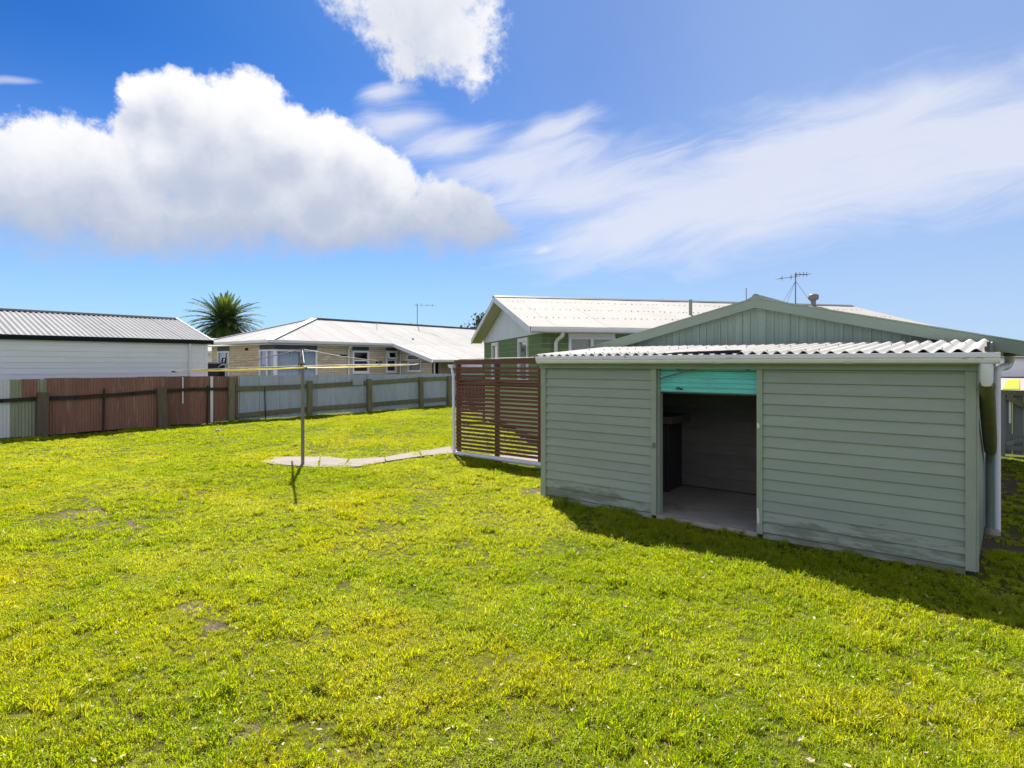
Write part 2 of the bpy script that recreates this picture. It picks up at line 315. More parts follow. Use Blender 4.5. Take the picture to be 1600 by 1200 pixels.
# ------------------------------------------------------------------ mesh + object helpers
class MB:
    def __init__(s): s.v = []; s.f = []; s.smooth = []
    def add(s, vs, fs, smooth=False):
        o = len(s.v); s.v += [tuple(p) for p in vs]; s.f += [[i+o for i in f] for f in fs]; s.smooth += [smooth]*len(fs); return s
    def box(s, a, b, M=None):
        x0, y0, z0 = a; x1, y1, z1 = b
        vs = [Vector(p) for p in ((x0,y0,z0),(x1,y0,z0),(x1,y1,z0),(x0,y1,z0),(x0,y0,z1),(x1,y0,z1),(x1,y1,z1),(x0,y1,z1))]
        if M is not None: vs = [M @ p for p in vs]
        return s.add(vs, [(0,3,2,1),(4,5,6,7),(0,1,5,4),(1,2,6,5),(2,3,7,6),(3,0,4,7)])
    def beam(s, p, q, w, h, up=(0, 0, 1)):
        p = Vector(p); q = Vector(q); t = (q-p).normalized(); u = Vector(up); r = t.cross(u).normalized(); u = r.cross(t)
        vs = [e + r*(a*w/2) + u*(b*h/2) for e in (p, q) for a, b in ((-1,-1),(1,-1),(1,1),(-1,1))]
        return s.add(vs, [(0,3,2,1),(4,5,6,7),(0,1,5,4),(1,2,6,5),(2,3,7,6),(3,0,4,7)])
    def prism(s, poly, vec):
        vec = Vector(vec); n = len(poly); a = [Vector(p) for p in poly]
        return s.add(a + [p+vec for p in a], [list(range(n))[::-1], list(range(n, 2*n))] + [(i, (i+1) % n, (i+1) % n+n, i+n) for i in range(n)])
    def tube(s, pts, r, n=10, caps=True):
        pts = [Vector(p) for p in pts]; rs = r if isinstance(r, (list, tuple)) else [r]*len(pts); vs = []; fs = []
        ref = Vector((.31, .17, .93)); prev = None
        for i, p in enumerate(pts):
            t = (pts[min(i+1, len(pts)-1)] - pts[max(i-1, 0)]).normalized()
            if prev is None: x = t.cross(ref if abs(t.dot(ref)) < .9 else Vector((1, 0, 0))).normalized()
            else: x = (prev - t*prev.dot(t)).normalized()
            prev = x; y = t.cross(x)
            for k in range(n):
                a = 2*math.pi*k/n; vs.append(p + (x*math.cos(a)+y*math.sin(a))*rs[i])
        for i in range(len(pts)-1):
            for k in range(n): fs.append((i*n+k, i*n+(k+1) % n, (i+1)*n+(k+1) % n, (i+1)*n+k))
        s.add(vs, fs, True)
        if caps: s.add(vs[:n], [list(range(n))[::-1]]); s.add(vs[-n:], [list(range(n))])
        return s
    def corr(s, o, es, et, en, s0, s1, t0, t1, pitch, amp, thick=0., seg=8, phase=0.):
        """corrugated sheet: waves across es, running along et, raised along en; t0/t1 may be functions of s"""
        o, es, et, en = Vector(o), Vector(es), Vector(et), Vector(en)
        n = max(2, int(round((s1-s0)/pitch*seg))); vs = []; fs = []
        f0 = t0 if callable(t0) else (lambda q: t0); f1 = t1 if callable(t1) else (lambda q: t1)
        for layer in ((0., -thick) if thick else (0.,)):
            for i in range(n+1):
                q = s0+(s1-s0)*i/n; h = amp*math.cos(2*math.pi*(q+phase)/pitch)+layer
                vs += [o+es*q+et*f0(q)+en*h, o+es*q+et*f1(q)+en*h]
        for i in range(n): fs.append((2*i, 2*i+2, 2*i+3, 2*i+1))
        if thick:
            m = 2*(n+1)
            for i in range(n):
                fs.append((m+2*i, m+2*i+1, m+2*i+3, m+2*i+2)); fs.append((2*i, m+2*i, m+2*i+2, 2*i+2)); fs.append((2*i+1, 2*i+3, m+2*i+3, m+2*i+1))
            fs.append((0, 1, m+1, m)); fs.append((2*n, m+2*n, m+2*n+1, 2*n+1))
        return s.add(vs, fs, thick == 0.)
    def mesh(s, name, mat):
        me = bpy.data.meshes.new(name); me.from_pydata(s.v, [], s.f); me.materials.append(MATS[mat] if isinstance(mat, str) else mat)
        me.polygons.foreach_set('use_smooth', s.smooth)
        bm = bmesh.new(); bm.from_mesh(me); bmesh.ops.recalc_face_normals(bm, faces=bm.faces); bm.to_mesh(me); bm.free()
        return me
def link(name, me, parent=None, loc=(0, 0, 0), rot=None, kind=None):
    o = bpy.data.objects.new(name, me); COL.objects.link(o); o.location = loc
    if rot is not None: o.rotation_euler = rot
    if parent is not None: o.parent = parent
    if kind: o['kind'] = kind
    return o
def part(name, mb, mat, parent=None, loc=(0, 0, 0), rot=None, kind=None): return link(name, mb.mesh(name, mat), parent, loc, rot, kind)
def tag(o, label, cat, group=None):
    o['label'] = label; o['category'] = cat
    if group: o['group'] = group
    return o
def thing(name, label, cat, loc=(0, 0, 0), rz=0, group=None):
    o = bpy.data.objects.new(name, None); COL.objects.link(o); o.location = loc; o.rotation_euler = (0, 0, rz); o.empty_display_size = .2
    return tag(o, label, cat, group)
def B(a, b): return MB().box(a, b)
def rects_minus(u0, u1, z0, z1, holes):
    us = sorted({u0, u1, *[min(max(h[0], u0), u1) for h in holes], *[min(max(h[1], u0), u1) for h in holes]})
    zs = sorted({z0, z1, *[min(max(h[2], z0), z1) for h in holes], *[min(max(h[3], z0), z1) for h in holes]})
    for i in range(len(us)-1):
        for j in range(len(zs)-1):
            cu, cz = (us[i]+us[i+1])/2, (zs[j]+zs[j+1])/2
            if us[i+1]-us[i] > 1e-4 and zs[j+1]-zs[j] > 1e-4 and not any(h[0] < cu < h[1] and h[2] < cz < h[3] for h in holes): yield us[i], us[i+1], zs[j], zs[j+1]

# ------------------------------------------------------------------ ground, paths
gmb = MB(); xs = sorted(set([-1500, -400, -120, -60, -40] + list(np.arange(-30, 12.1, .5)) + [20, 40, 80, 200, 800, 1500])); ys = sorted(set([-1500, -200, -40, -12, -6] + list(np.arange(-3, 30.1, .5)) + [40, 60, 90, 140, 300, 800, 1500]))
def gz(x, y):
    k = min(1., max(0., (35-math.hypot(x, y))/10))
    flat = min(1., max(0., math.hypot(max(-6.2-x, x-.3, 0), max(7.3-y, y-17, 0))/1.2))
    return k*flat*(.022*math.sin(x*1.15+.7*y)+.018*math.sin(1.9*y-.6*x+1)+.012*math.sin(3.1*x+2.3*y))
vv = [(x, y, gz(x, y)) for y in ys for x in xs]; nx = len(xs)
gmb.add(vv, [(j*nx+i, j*nx+i+1, (j+1)*nx+i+1, (j+1)*nx+i) for j in range(len(ys)-1) for i in range(nx-1)], True)
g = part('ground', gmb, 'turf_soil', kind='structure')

PATH = [[(398,722),(428,716),(500,716),(497,732.5),(450,729),(415,726)], [(502,716),(545,720),(533,733.6),(499,732.6)], [(547,720.3),(600,717.5),(602,724),(562,731.5),(535,733.4)],
        [(602,717.2),(655,708),(657,716),(604,723.6)], [(657,707.6),(711,698.8),(716,710.5),(659,715.7)]]
path_polys = []
pr = bpy.data.objects.new('path', None); COL.objects.link(pr); pr['kind'] = 'structure'
for k, poly in enumerate(PATH):
    w = [ground(*p) for p in poly]; c = np.mean(w, axis=0); path_polys.append(np.array(w))
    # roughen the outline
    pts = []
    for i in range(len(w)):
        a, b = np.array(w[i]), np.array(w[(i+1) % len(w)]); n = max(2, int(np.linalg.norm(b-a)/.18))
        for j in range(n):
            q = a+(b-a)*j/n+(RNG.normal(0, .012, 2) if j else 0); pts.append((q[0]-c[0], q[1]-c[1], -.04))
    part('slab', MB().prism(pts, (0, 0, .075 + .004*k)), 'concrete', pr, (c[0], c[1], 0), (RNG.normal(0, .004), RNG.normal(0, .004), 0))
patio = [(-9.45, 9.95), (-5.72, 9.95), (-5.72, 12.6), (-7.2, 11.5)]
path_polys.append(np.array(patio))
part('patio', MB().prism([(x, y, -.03) for x, y in patio], (0, 0, .06)), 'concrete', kind='structure')

# ------------------------------------------------------------------ front shed (lean-to)
FN, BN, UL, UR = 7.48, 9.52, -5.64, -.285
DL, DR = -3.70, -2.38
shed = thing('garden_shed', 'low green weatherboard shed with open doorway under a turquoise sheet door', 'shed', ((UL+UR)/2, FN, 0))
bx, by = shed.location.x, shed.location.y
def L(p): return (p[0]-bx, p[1]-by, p[2])
def sbox(a, b): return B(L(a), L(b))
COVER = .1286; Z0 = -.059; NB = 17
def board_mb(length):
    # bevel-back weatherboard, lower edge thick with a small drip bevel
    prof = [(-.008, .0), (-.030, .002), (-.033, .007), (-.009, COVER+.012), (-.002, COVER+.012), (-.002, 0)]
    return MB().prism([(0, y, z) for y, z in prof], (length, 0, 0))
for (ua, ub) in ((UL+.085, DL-.075), (DR+.065, UR-.085)):
    me = board_mb(ub-ua).mesh('weatherboard', 'weatherboard_paint')
    top = board_mb(ub-ua); top.v = [(x, y, min(z, .075)) for x, y, z in top.v]; met = top.mesh('weatherboard', 'weatherboard_paint')
    for k in range(NB):
        z = Z0+k*COVER
        link('weatherboard', met if k == NB-1 else me, shed, L((ua, FN, z+random.uniform(-.0015, .0015))), (random.uniform(-.004, .004), random.uniform(-.0006, .0006), 0))
for ua, ub, n in ((UL, UL+.085, 'corner_trim'), (UR-.085, UR, 'corner_trim'), (DL-.075, DL, 'door_trim'), (DR, DR+.065, 'door_trim')):
    part(n, sbox((ua, FN-.044, .05), (ub, FN+.02, 2.07)), 'green_trim', shed)
part('corner_trim', sbox((UL-.018, FN-.03, .05), (UL-.001, FN+.09, 2.07)), 'green_trim', shed)
for ua, ub in ((DL-.004, DL+.02), (DR-.02, DR+.004)): part('door_jamb', sbox((ua, FN+.021, .06), (ub, FN+.12, 2.06)), 'green_trim', shed)
part('wall_frame', MB().box(L((UL+.02, FN+.002, .02)), L((DL-.01, FN+.07, 2.1))).box(L((DR+.01, FN+.002, .02)), L((UR-.02, FN+.07, 2.1))).box(L((DL, FN+.03, 2.055)), L((DR, FN+.09, 2.12))), 'dark_gap', shed)
for ua, ub in ((UL+.01, DL-.01), (DR+.01, UR-.01)): part('bottom_plate', sbox((ua, FN-.012, -.03), (ub, FN+.08, .10)), 'dark_gap', shed)
part('fascia', sbox((UL-.01, FN-.078, 2.03), (UR+.02, FN-.046, 2.135)), 'barge_green', shed)
part('fascia_board', sbox((UL-.02, FN-.115, 2.085), (UR+.06, FN-.0775, 2.19)), 'green_trim', shed)
# gutter: quarter-round white gutter hung in front of the fascia
def gutter_mb(p, q, out, h=.12, w=.12):
    p, q, out = Vector(p), Vector(q), Vector(out); up = Vector((0, 0, 1))
    prof = [(0, h), (0, 0), (w*.60, 0), (w*.80, h*.10), (w*.90, h*.34), (w*.91, h*.50), (w, h*.56), (w, h*.94), (w*.97, h), (w*.80, h), (w*.80, h*.94), (w*.88, h*.9), (w*.88, h*.6), (w*.78, h*.25), (w*.58, .01), (.01, .01), (.01, h)]
    a = [p+out*x+up*z for x, z in prof]; m = MB(); m.prism(a, q-p); return m
GN0 = FN-.118
gut = part('gutter', gutter_mb(L((-5.60, GN0, 2.10)), L((-.10, GN0, 2.10)), (0, -1, 0), .108), 'gutter_white', shed)
capm = [(x, z) for x, z in ((0, .110), (0, -.002), (.076, -.002), (.106, .024), (.113, .056), (.123, .060), (.123, .110))]
for u in (-5.602, -.118): part('end_cap', MB().prism([L((u, GN0-x, 2.1+z)) for x, z in capm], (.02, 0, 0)), 'gutter_white', gut)
for u in (-4.1, -2.85, -1.4): part('gutter_joint', MB().prism([L((u, GN0-x*1.03, 2.1+z*1.01)) for x, z in capm], (.06, 0, 0)), 'gutter_white', gut)
# corrugated cement sheets
def zroof(n): return 2.205 + (n-7.2)*(2.385-2.205)/(9.55-7.2)
et = Vector((0, 1, (2.385-2.205)/(9.55-7.2))).normalized(); en = Vector((0, -et.z, et.y))
u = -5.66; k = 0; PIT = .14
while u < -.25:
    u2 = min(u+PIT*7.1, -.20)
    mb = MB().corr(L((0, 7.285, zroof(7.285)+.010+.005*(k % 2))), (1, 0, 0), et, en, u, u2, random.uniform(-.012, .012), 2.29, PIT, .021, .008, 10)
    part('roof_sheet', mb, 'cement_roof', shed); u += PIT*7; k += 1
# lifted dark lap over the doorway and small nail caps
part('lead_flashing', MB().prism([L(p) for p in ((-3.62, 7.255, 2.222), (-2.55, 7.25, 2.222), (-2.50, 7.27, 2.262), (-2.62, 7.275, 2.262), (-3.3, 7.27, 2.246))], (0, .03, .003)), 'black_trim', shed)
nm = MB()
for q in range(38):
    uu = -5.59+q*PIT; 
    for nn in (7.34, 8.3, 9.2):
        if random.random() < .5: nm.tube([L((uu, nn, zroof(nn)+.03)), L((uu, nn, zroof(nn)+.047))], .007, 6)
part('nail_caps', nm, 'galv', shed, kind='stuff')
part('eave_shade_strip', sbox((-5.6, 7.42, 2.10), (-.23, 7.45, 2.205)), 'dark_gap', shed)  # solid strip painted dark as the shade under the sheet waves
part('roof_end_trim', sbox((-.215, 7.25, 2.211), (-.18, 7.30, 2.262)).box(L((-.2, 7.301, 2.17)), L((-.175, 9.5, 2.31))), 'steel_dark', shed)
# other walls, floor
part('side_wall', MB().box(L((UR-.02, FN+.022, .02)), L((UR, BN, 2.16))), 'side_sheet', shed)
part('side_wall', MB().box(L((UL, FN+.1, .02)), L((UL+.02, BN, 2.2))), 'side_sheet', shed)
part('corner_trim', sbox((UR+.001, FN-.03, .05), (UR+.02, FN+.05, 2.07)), 'green_trim', shed)
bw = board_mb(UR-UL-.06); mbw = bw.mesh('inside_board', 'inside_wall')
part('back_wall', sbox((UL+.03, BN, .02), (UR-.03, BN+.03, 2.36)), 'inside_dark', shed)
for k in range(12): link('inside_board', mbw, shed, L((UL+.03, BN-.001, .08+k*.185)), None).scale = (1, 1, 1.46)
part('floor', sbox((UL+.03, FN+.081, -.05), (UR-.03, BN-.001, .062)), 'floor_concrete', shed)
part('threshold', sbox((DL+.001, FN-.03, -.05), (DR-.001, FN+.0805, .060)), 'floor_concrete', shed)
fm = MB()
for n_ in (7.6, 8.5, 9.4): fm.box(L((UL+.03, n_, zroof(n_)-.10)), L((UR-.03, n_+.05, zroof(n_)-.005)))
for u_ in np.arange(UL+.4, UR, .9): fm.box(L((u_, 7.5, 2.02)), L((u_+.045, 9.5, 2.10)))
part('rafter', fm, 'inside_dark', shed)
# raised turquoise door
mb = MB().corr(L((0, FN+.055, 0)), (0, 0, 1), (1, 0, 0), (0, -1, 0), 1.715, 2.085, DL+.022, DR-.022, .062, .017, .004, 12)
door = part('door', mb, 'turquoise_sheet', shed)
part('door_rail', sbox((DL+.025, FN+.06, 1.70), (DR-.025, FN+.085, 1.735)), 'inside_dark', door)
part('handle', MB().tube([L(p) for p in ((-3.44, FN+.04, 1.765), (-3.42, FN+.02, 1.772), (-3.38, FN+.02, 1.768), (-3.36, FN+.04, 1.76))], .012, 8), 'steel_dark', door)
part('brace_rod', MB().tube([L((-3.66, FN-.01, 1.90)), L((-2.98, FN-.05, 2.075))], .011, 8), 'galv', shed)
part('brace_rod', MB().tube([L((-3.62, FN-.05, 2.07)), L((-2.95, FN-.06, 2.085))], .012, 8), 'galv', shed)
part('latch', MB().box(L((DL-.05, FN-.058, .96)), L((DL-.015, FN-.044, 1.03))).box(L((DL-.03, FN-.072, .985)), L((DL-.005, FN-.058, 1.005))), 'galv', shed)
for z0, z1 in ((1.315, 1.385), (.17, .36)): part('worn_paint', MB().prism([L((DR+.004+random.uniform(0, .006), FN-.0465, z0)), L((DR+.03, FN-.0465, z0+.01)), L((DR+.034, FN-.0465, z0+.04)), L((DR+.022, FN-.0465, z1)), L((DR+.003, FN-.0465, z1-.005))], (0, .0035, 0)), 'white_paint', shed)
# pipes at the near corner
ps = [(-.20, 7.30, 2.10), (-.20, 7.30, 1.97), (-.20, 7.33, 1.90)]
pipe = part('downpipe', MB().tube([L(p) for p in ps], [.052, .052, .05], 14), 'pvc_white', shed)
ps = [(-.20, 7.32, 1.93), (-.20, 7.40, 1.86), (-.205, 7.75, 1.66), (-.21, 8.7, 1.23), (-.215, 9.15, 1.06)]
part('hose_sleeve', MB().tube([L(p) for p in ps], [.056, .06, .066, .066, .06], 14), 'pipe_moss', pipe)
part('hose_band', MB().tube([L((-.20, 7.385, 1.885)), L((-.20, 7.42, 1.855))], .066, 14), 'pipe_moss', pipe)
ps = [(-.20, 8.9, 1.16), (-.225, 9.38, .95), (-.228, 9.46, .85), (-.228, 9.46, .03)]
part('lower_pipe', MB().tube([L(p) for p in ps], .047, 14), 'pipe_grey', pipe)
part('drain_collar', MB().tube([L((-.21, 9.45, -.02)), L((-.21, 9.45, .07))], [.095, .075], 14), 'stone', shed)
# bench inside
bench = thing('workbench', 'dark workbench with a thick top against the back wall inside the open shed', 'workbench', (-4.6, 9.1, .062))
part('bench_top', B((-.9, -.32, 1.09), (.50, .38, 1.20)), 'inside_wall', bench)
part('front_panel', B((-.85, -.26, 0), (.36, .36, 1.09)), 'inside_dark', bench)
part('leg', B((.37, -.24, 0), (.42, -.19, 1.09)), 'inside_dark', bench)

# ------------------------------------------------------------------ garage behind, gable over the shed roof
GX = -3.03
gar = thing('garage', 'wide low green garage whose boarded gable rises behind the shed roof', 'garage', (GX, BN+.05, 0))
zr, zeL = 3.06, 2.36
def barge_z(u): return zr-abs(u-GX)*(zr-zeL)/2.95+.03
GP = .117; gw0, gw1 = -5.62, -.31; u = gw0; i = 0
while u < gw1-.02:
    u2 = min(u+GP, gw1); c0, c1 = u+.003, u2-.003; zt = lambda q: barge_z(q)-.12
    dy = .006 if i % 3 == 1 else 0.
    poly = [(c0-GX, -.03-dy, 2.30), (c0-GX, -.03-dy, zt(c0)), (c1-GX, -.03-dy, zt(c1)), (c1-GX, -.03-dy, 2.30)]
    if zt(c0) > 2.32 and zt(c1) > 2.32: part('board', MB().prism(poly, (0, .024, 0)), 'garage_board', gar)
    if i % 1 == 0 and zt(u2) > 2.34: part('batten', B((u2-GX-.014, -.046, 2.30), (u2-GX+.014, -.0275, zt(u2)-.004)), 'garage_board', gar)
    u = u2; i += 1
part('wall', MB().prism([(gw0-GX, 0, 0), (gw1-GX, 0, 0), (gw1-GX, 0, barge_z(gw1)-.06), (0, 0, zr-.06), (gw0-GX, 0, barge_z(gw0)-.06)], (0, .06, 0)), 'dark_gap', gar)
part('wall', B((gw1-GX-.06, .061, 0), (gw1-GX, 7.6, 2.40)), 'side_sheet', gar)
part('wall', B((gw0-GX, .061, 0), (gw0-GX+.06, 7.6, 2.40)), 'barge_green', gar)
part('wall', B((gw0-GX+.061, 7.54, 0), (gw1-GX-.061, 7.6, 2.40)), 'barge_green', gar)
slope = (zr-zeL)/2.95
for sgn, e in ((-1, 3.0), (1, 3.32)):
    a = Vector((0, -.18, zr)); b = Vector((sgn*e, -.18, zr-slope*e))
    part('barge_board', MB().prism([a+Vector((0, 0, .03)), b+Vector((0, 0, .03)), b-Vector((0, 0, .125)), a-Vector((0, 0, .105))], (0, .028, 0)), 'barge_green', gar)
    part('barge_cap', MB().prism([a+Vector((0, 0, .034)), b+Vector((0, 0, .034)), b+Vector((0, 0, .052)), a+Vector((0, 0, .052))], (0, .07, 0)), 'green_trim', gar)
    part('soffit', MB().prism([a+Vector((0, .03, -.10)), b+Vector((0, .03, -.10)), b+Vector((0, .03, -.085)), a+Vector((0, .03, -.085))], (0, .15, 0)), 'barge_green', gar)
    et2 = (b-a).normalized(); en2 = Vector((-et2.z*1, 0, et2.x)) if sgn > 0 else Vector((et2.z, 0, -et2.x))
    for q in range(9):
        part('roof_sheet', MB().corr((0, -.10, zr+.035), (0, 1, 0), et2, en2, q*.86, q*.86+.90, .05, e/et2.x*sgn-.0, .076, .009, 0, 6), 'roof_zinc', gar)
part('ridge_cap', MB().tube([(0, -.16, zr+.055), (0, 7.7, zr+.055)], .055, 10), 'barge_green', gar)
part('ridge_cap', MB().prism([(-.14, -.185, zr+.018), (0, -.185, zr+.085), (.14, -.185, zr+.018)], (0, .04, 0)), 'barge_green', gar)
er = 3.32
gz_ = zr-slope*er
gg = part('gutter', gutter_mb((er-.06, -.12, gz_-.06), (er-.06, 7.6, gz_-.06), (1, 0, 0), .09, .10), 'gutter_white', gar)
part('soffit', B((gw1-GX, -.12, gz_-.02), (er-.065, 7.6, gz_)), 'gutter_white', gar)
part('corner_board', B((gw1-GX+.001, -.05, 0), (gw1-GX+.03, .12, gz_-.021)), 'white_paint', gar)
part('corner_board', B((gw1-GX+.031, .30, 1.55), (gw1-GX+.05, .46, gz_-.021)), 'white_paint', gar)
uo = -.045-GX
dp = part('downpipe', MB().tube([(uo, .45, gz_-.03), (uo, .45, gz_-.14), (uo-.01, .42, gz_-.19), (uo-.03, .30, gz_-.21), (uo-.07, -.02, gz_-.22), (uo-.10, -.09, gz_-.24), (-.158-GX, -.10, gz_-.32), (-.158-GX, -.10, .04)], [.05, .05, .046, .042, .042, .04, .036, .036], 12), 'pvc_white', gar)
part('pipe_collar', MB().tube([(uo, .45, gz_-.035), (uo, .45, gz_-.075)], .062, 12), 'post_mossy', dp)
part('pipe_collar', MB().tube([(uo-.035, .26, gz_-.2105), (uo-.045, .19, gz_-.2125)], .049, 12), 'pvc_white', dp)

# ------------------------------------------------------------------ slatted screen left of the shed
TN = 9.75
scr = thing('slatted_screen', 'dark brown horizontal slat screen with white drainpipe along its foot beside the green shed', 'screen', (-9.84, TN, 0))
us = [0, 1.18, 2.36, 3.55]
for q, uu in enumerate(us): part('post', B((uu, .0, 0), (uu+.085, .07, 2.10)), 'brown_slat', scr)
sl_me = B((.0, -.024, 0), (4.12, -.001, .055)).mesh('slat', 'brown_slat')
for k in range(22):
    link('slat', sl_me, scr, (random.uniform(-.01, .01), 0, .135+k*.0872+random.uniform(-.004, .004)), (random.uniform(-.03, .03), random.uniform(-.0022, .0022), random.uniform(-.0008, .0008)))
part('top_beam', MB().prism([(-.05, -.03, 2.075), (4.12, -.03, 2.115), (4.12, -.03, 2.235), (-.05, -.03, 2.175)], (0, .10, 0)), 'brown_slat', scr)
part('back_rail', B((.0, .071, 1.60), (4.12, .11, 1.70)), 'brown_slat', scr)
part('capping', MB().prism([(1.0, -.05, 2.197), (4.12, -.05, 2.238), (4.12, .30, 2.25), (1.0, .30, 2.21)], (0, 0, .016)), 'cement_roof', scr)
part('capping', MB().prism([(.1, -.04, 2.181), (.98, -.04, 2.195), (.98, .2, 2.205), (.1, .2, 2.19)], (0, 0, .014)), 'post_mossy', scr)
gu = part('gutter', gutter_mb((-.02, -.10, 2.0), (-.02, .9, 2.0), (-1, 0, 0), .075, .16), 'pvc_white', scr)
part('end_cap', MB().prism([(-.02, -.103, 1.998), (-.12, -.103, 1.998), (-.165, -.103, 2.03), (-.182, -.103, 2.077), (-.02, -.103, 2.077)], (0, .012, 0)), 'pvc_white', gu)
part('drainpipe', MB().tube([(-.09, -.05, 2.0), (-.09, -.05, 1.93), (-.03, -.075, 1.86), (-.02, -.08, 1.8), (0, -.08, .16), (.01, -.085, .09), (.05, -.09, .062), (.15, -.09, .058), (4.1, -.09, .055)], [.03, .03, .034, .034, .034, .045, .05, .05, .05], 12), 'pvc_white', scr)
for uu in (.32, 1.72, 3.0): part('pipe_clip', MB().tube([(uu, -.09, .058), (uu+.03, -.09, .058)], .056, 12), 'pvc_white', scr)
# brown gate further back, seen through the slats
q = cw(-1.45, 21.5)
gt = thing('garden_gate', 'small brown board gate standing behind the slatted screen', 'gate', (q[0], q[1], 0), math.atan2(SA, CA)+.1)
for k in range(6): part('board', B((-.36+k*.125, -.012, .35), (-.245+k*.125, .012, 1.5)), 'brown_slat', gt)
for z in (.5, 1.3): part('rail', B((-.36, .013, z), (.38, .05, z+.09)), 'brown_slat', gt)
for x in (-.47, .39): part('post', B((x, -.04, 0), (x+.09, .05, 1.62)), 'brown_slat', gt)

# ------------------------------------------------------------------ clothesline
cx, cy = ground(473, 727)
cl = thing('clothesline', 'grey steel rotary clothesline with yellow cords standing on a concrete pad', 'clothesline', (cx, cy, 0))
part('mast', MB().tube([(0, 0, -.05), (.0, 0, .9), (-.025, .01, 1.98)], [.034, .034, .034], 14), 'galv', cl)
part('upper_mast', MB().tube([(-.025, .01, 1.90), (-.03, .012, 2.40)], [.024, .022], 12), 'galv', cl)
part('hub', MB().tube([(-.027, .01, 1.99), (-.027, .01, 2.10)], .05, 12), 'steel_dark', cl)
part('mast_cap', MB().tube([(-.03, .012, 2.37), (-.03, .012, 2.43)], [.04, .03], 12), 'steel_dark', cl)
th = math.radians(13)
def dirc(a): x, y = cw(math.cos(a), math.sin(a)); return Vector((x, y, 0))
tips = []
for k, (a, ln, zt, r) in enumerate(((math.pi+th, 2.42, 1.945, .013), (-math.pi/2+th+.14, 2.0, 2.02, .019), (th, 2.36, 2.075, .013), (math.pi/2+th+.14, 1.95, 2.0, .019))):
    d_ = dirc(a); tip = Vector((-.027, .01, 0))+d_*ln; tip.z = zt; tips.append(tip); hub = Vector((-.027, .01, 2.045))
    part('arm', MB().tube([hub, hub.lerp(tip, .5)+Vector((0, 0, .01)), tip], r, 8), 'galv', cl)
    j = hub.lerp(tip, .66 if k % 2 == 0 else .5); topp = Vector((-.03, .012, 2.395))
    part('stay', MB().tube([topp, topp.lerp(j, .5)+Vector((0, 0, .015)), j+Vector((0, 0, .09))-d_*.06, j+Vector((0, 0, .06)), j], .009, 8), 'galv', cl)
    part('tip_cap', MB().tube([tip-d_*.05, tip+d_*.03], .022, 8), 'steel_dark', cl)
for q in range(6):
    f = 1-.125*q
    for k in range(4):
        hub = Vector((-.027, .01, 2.045)); a = hub.lerp(tips[k], f); b = hub.lerp(tips[(k+1) % 4], f); m = (a+b)/2-Vector((0, 0, .018+.008*random.random()))
        part('cord', MB().tube([a, a.lerp(b, .25)-Vector((0, 0, .014)), m, a.lerp(b, .75)-Vector((0, 0, .014)), b], .0065, 6), 'rope_yellow', cl)
part('crank_rod', MB().tube([(-.05, -.02, 1.98), (-.09, -.05, 2.05), (-.06, -.03, 2.16), (-.03, .01, 2.3)], .008, 8), 'steel_dark', cl)

# ------------------------------------------------------------------ corrugated back fence
FU = -21.5
fen = thing('corrugated_fence', 'long patched corrugated iron fence, rusty red then blue grey, at the back of the lawn', 'fence', (FU, 20, 0))
def fN(px): return on_U(px, FU)[0]
def fz(px, py): return zat(py, on_U(px, FU)[1])
WAVE = .076
def sheet(n0, n1, z0, z1, mat, off=0.):
    mb = MB().corr((off, -20, 0), (0, 1, 0), (0, 0, 1), (1, 0, 0), n0, n1, z0, z1, WAVE, .011, 0, 7, random.random())
    part('sheet', mb, mat, fen)
segs = [(fN(-230), fN(16), 'fence_zinc', 0, 9), (fN(16)-.02, fN(33), 'fence_sage', 0, 9), (fN(33)-.01, fN(60), 'fence_red', 1.06, 9), (fN(33)+.01, fN(56), 'fence_sage', 0, 1.09), (fN(60)-.02, fN(71), 'fence_sage', 0, 9), (fN(71)-.03, fN(373), 'fence_red', 0, 9), (fN(372), fN(712), 'fence_blue', 0, 9), (fN(712), fN(712)+7, 'fence_blue', 0, 9)]
for si, (n0, n1, mat, za, zb) in enumerate(segs):
    n = n0
    while n < n1-.05:
        m = min(n+.80, n1)
        if n1-m < .2: m = n1
        f = min(1, max(0, (n-8)/18)); top = 1.665-.10*f+random.uniform(-.012, .012)-(.02 if mat == 'fence_sage' else 0)
        sheet(n, m+.03, max(za, .02+random.uniform(0, .05)), min(zb, top), mat, .004*((si+int(n*3)) % 3)+(.012 if zb < 5 else 0)); n = m
def fpost(px, ztop, w, mat, lean=0., name='post', thick=.12):
    n = fN(px)-20
    part(name, MB().beam((.055+thick/2, n, -.05), (.055+thick/2+lean, n+lean, ztop), w, thick, (1, 0, 0)), mat, fen)
fpost(63, 1.27, .25, 'post_dark', .02, thick=.2); fpost(251, 1.31, .26, 'post_dark', -.03, thick=.2)
for px, zt in ((359, 1.62), (481, 1.42), (575, 1.43), (656, 1.47), (699, 1.48)): fpost(px, zt, .19 if px < 400 else .2, 'post_mossy', random.uniform(-.02, .02))
for px in (160, 322): fpost(px, 1.33, .05, 'rail_dark', .02, 'picket', .05)
part('picket', MB().tube([(.10, fN(413)-20, -.05), (.07, fN(410)-20+.05, 1.27)], .022, 6), 'rail_dark', fen)
pts = [(-200, 1.04), (0, 1.07), (63, 1.10), (115, 1.09), (160, 1.12), (205, 1.15), (251, 1.20), (300, 1.23), (354, 1.20)]
for (p0, z0), (p1, z1) in zip(pts[:-1], pts[1:]): part('rail', MB().beam((.05, fN(p0)-20, z0), (.05, fN(p1)-20+.03, z1), .075, random.uniform(.09, .11), (0, 0, 1)), 'rail_dark', fen)
pts = [(362, 1.19), (481, 1.20), (575, 1.27), (656, 1.36), (699, 1.38), (760, 1.38)]
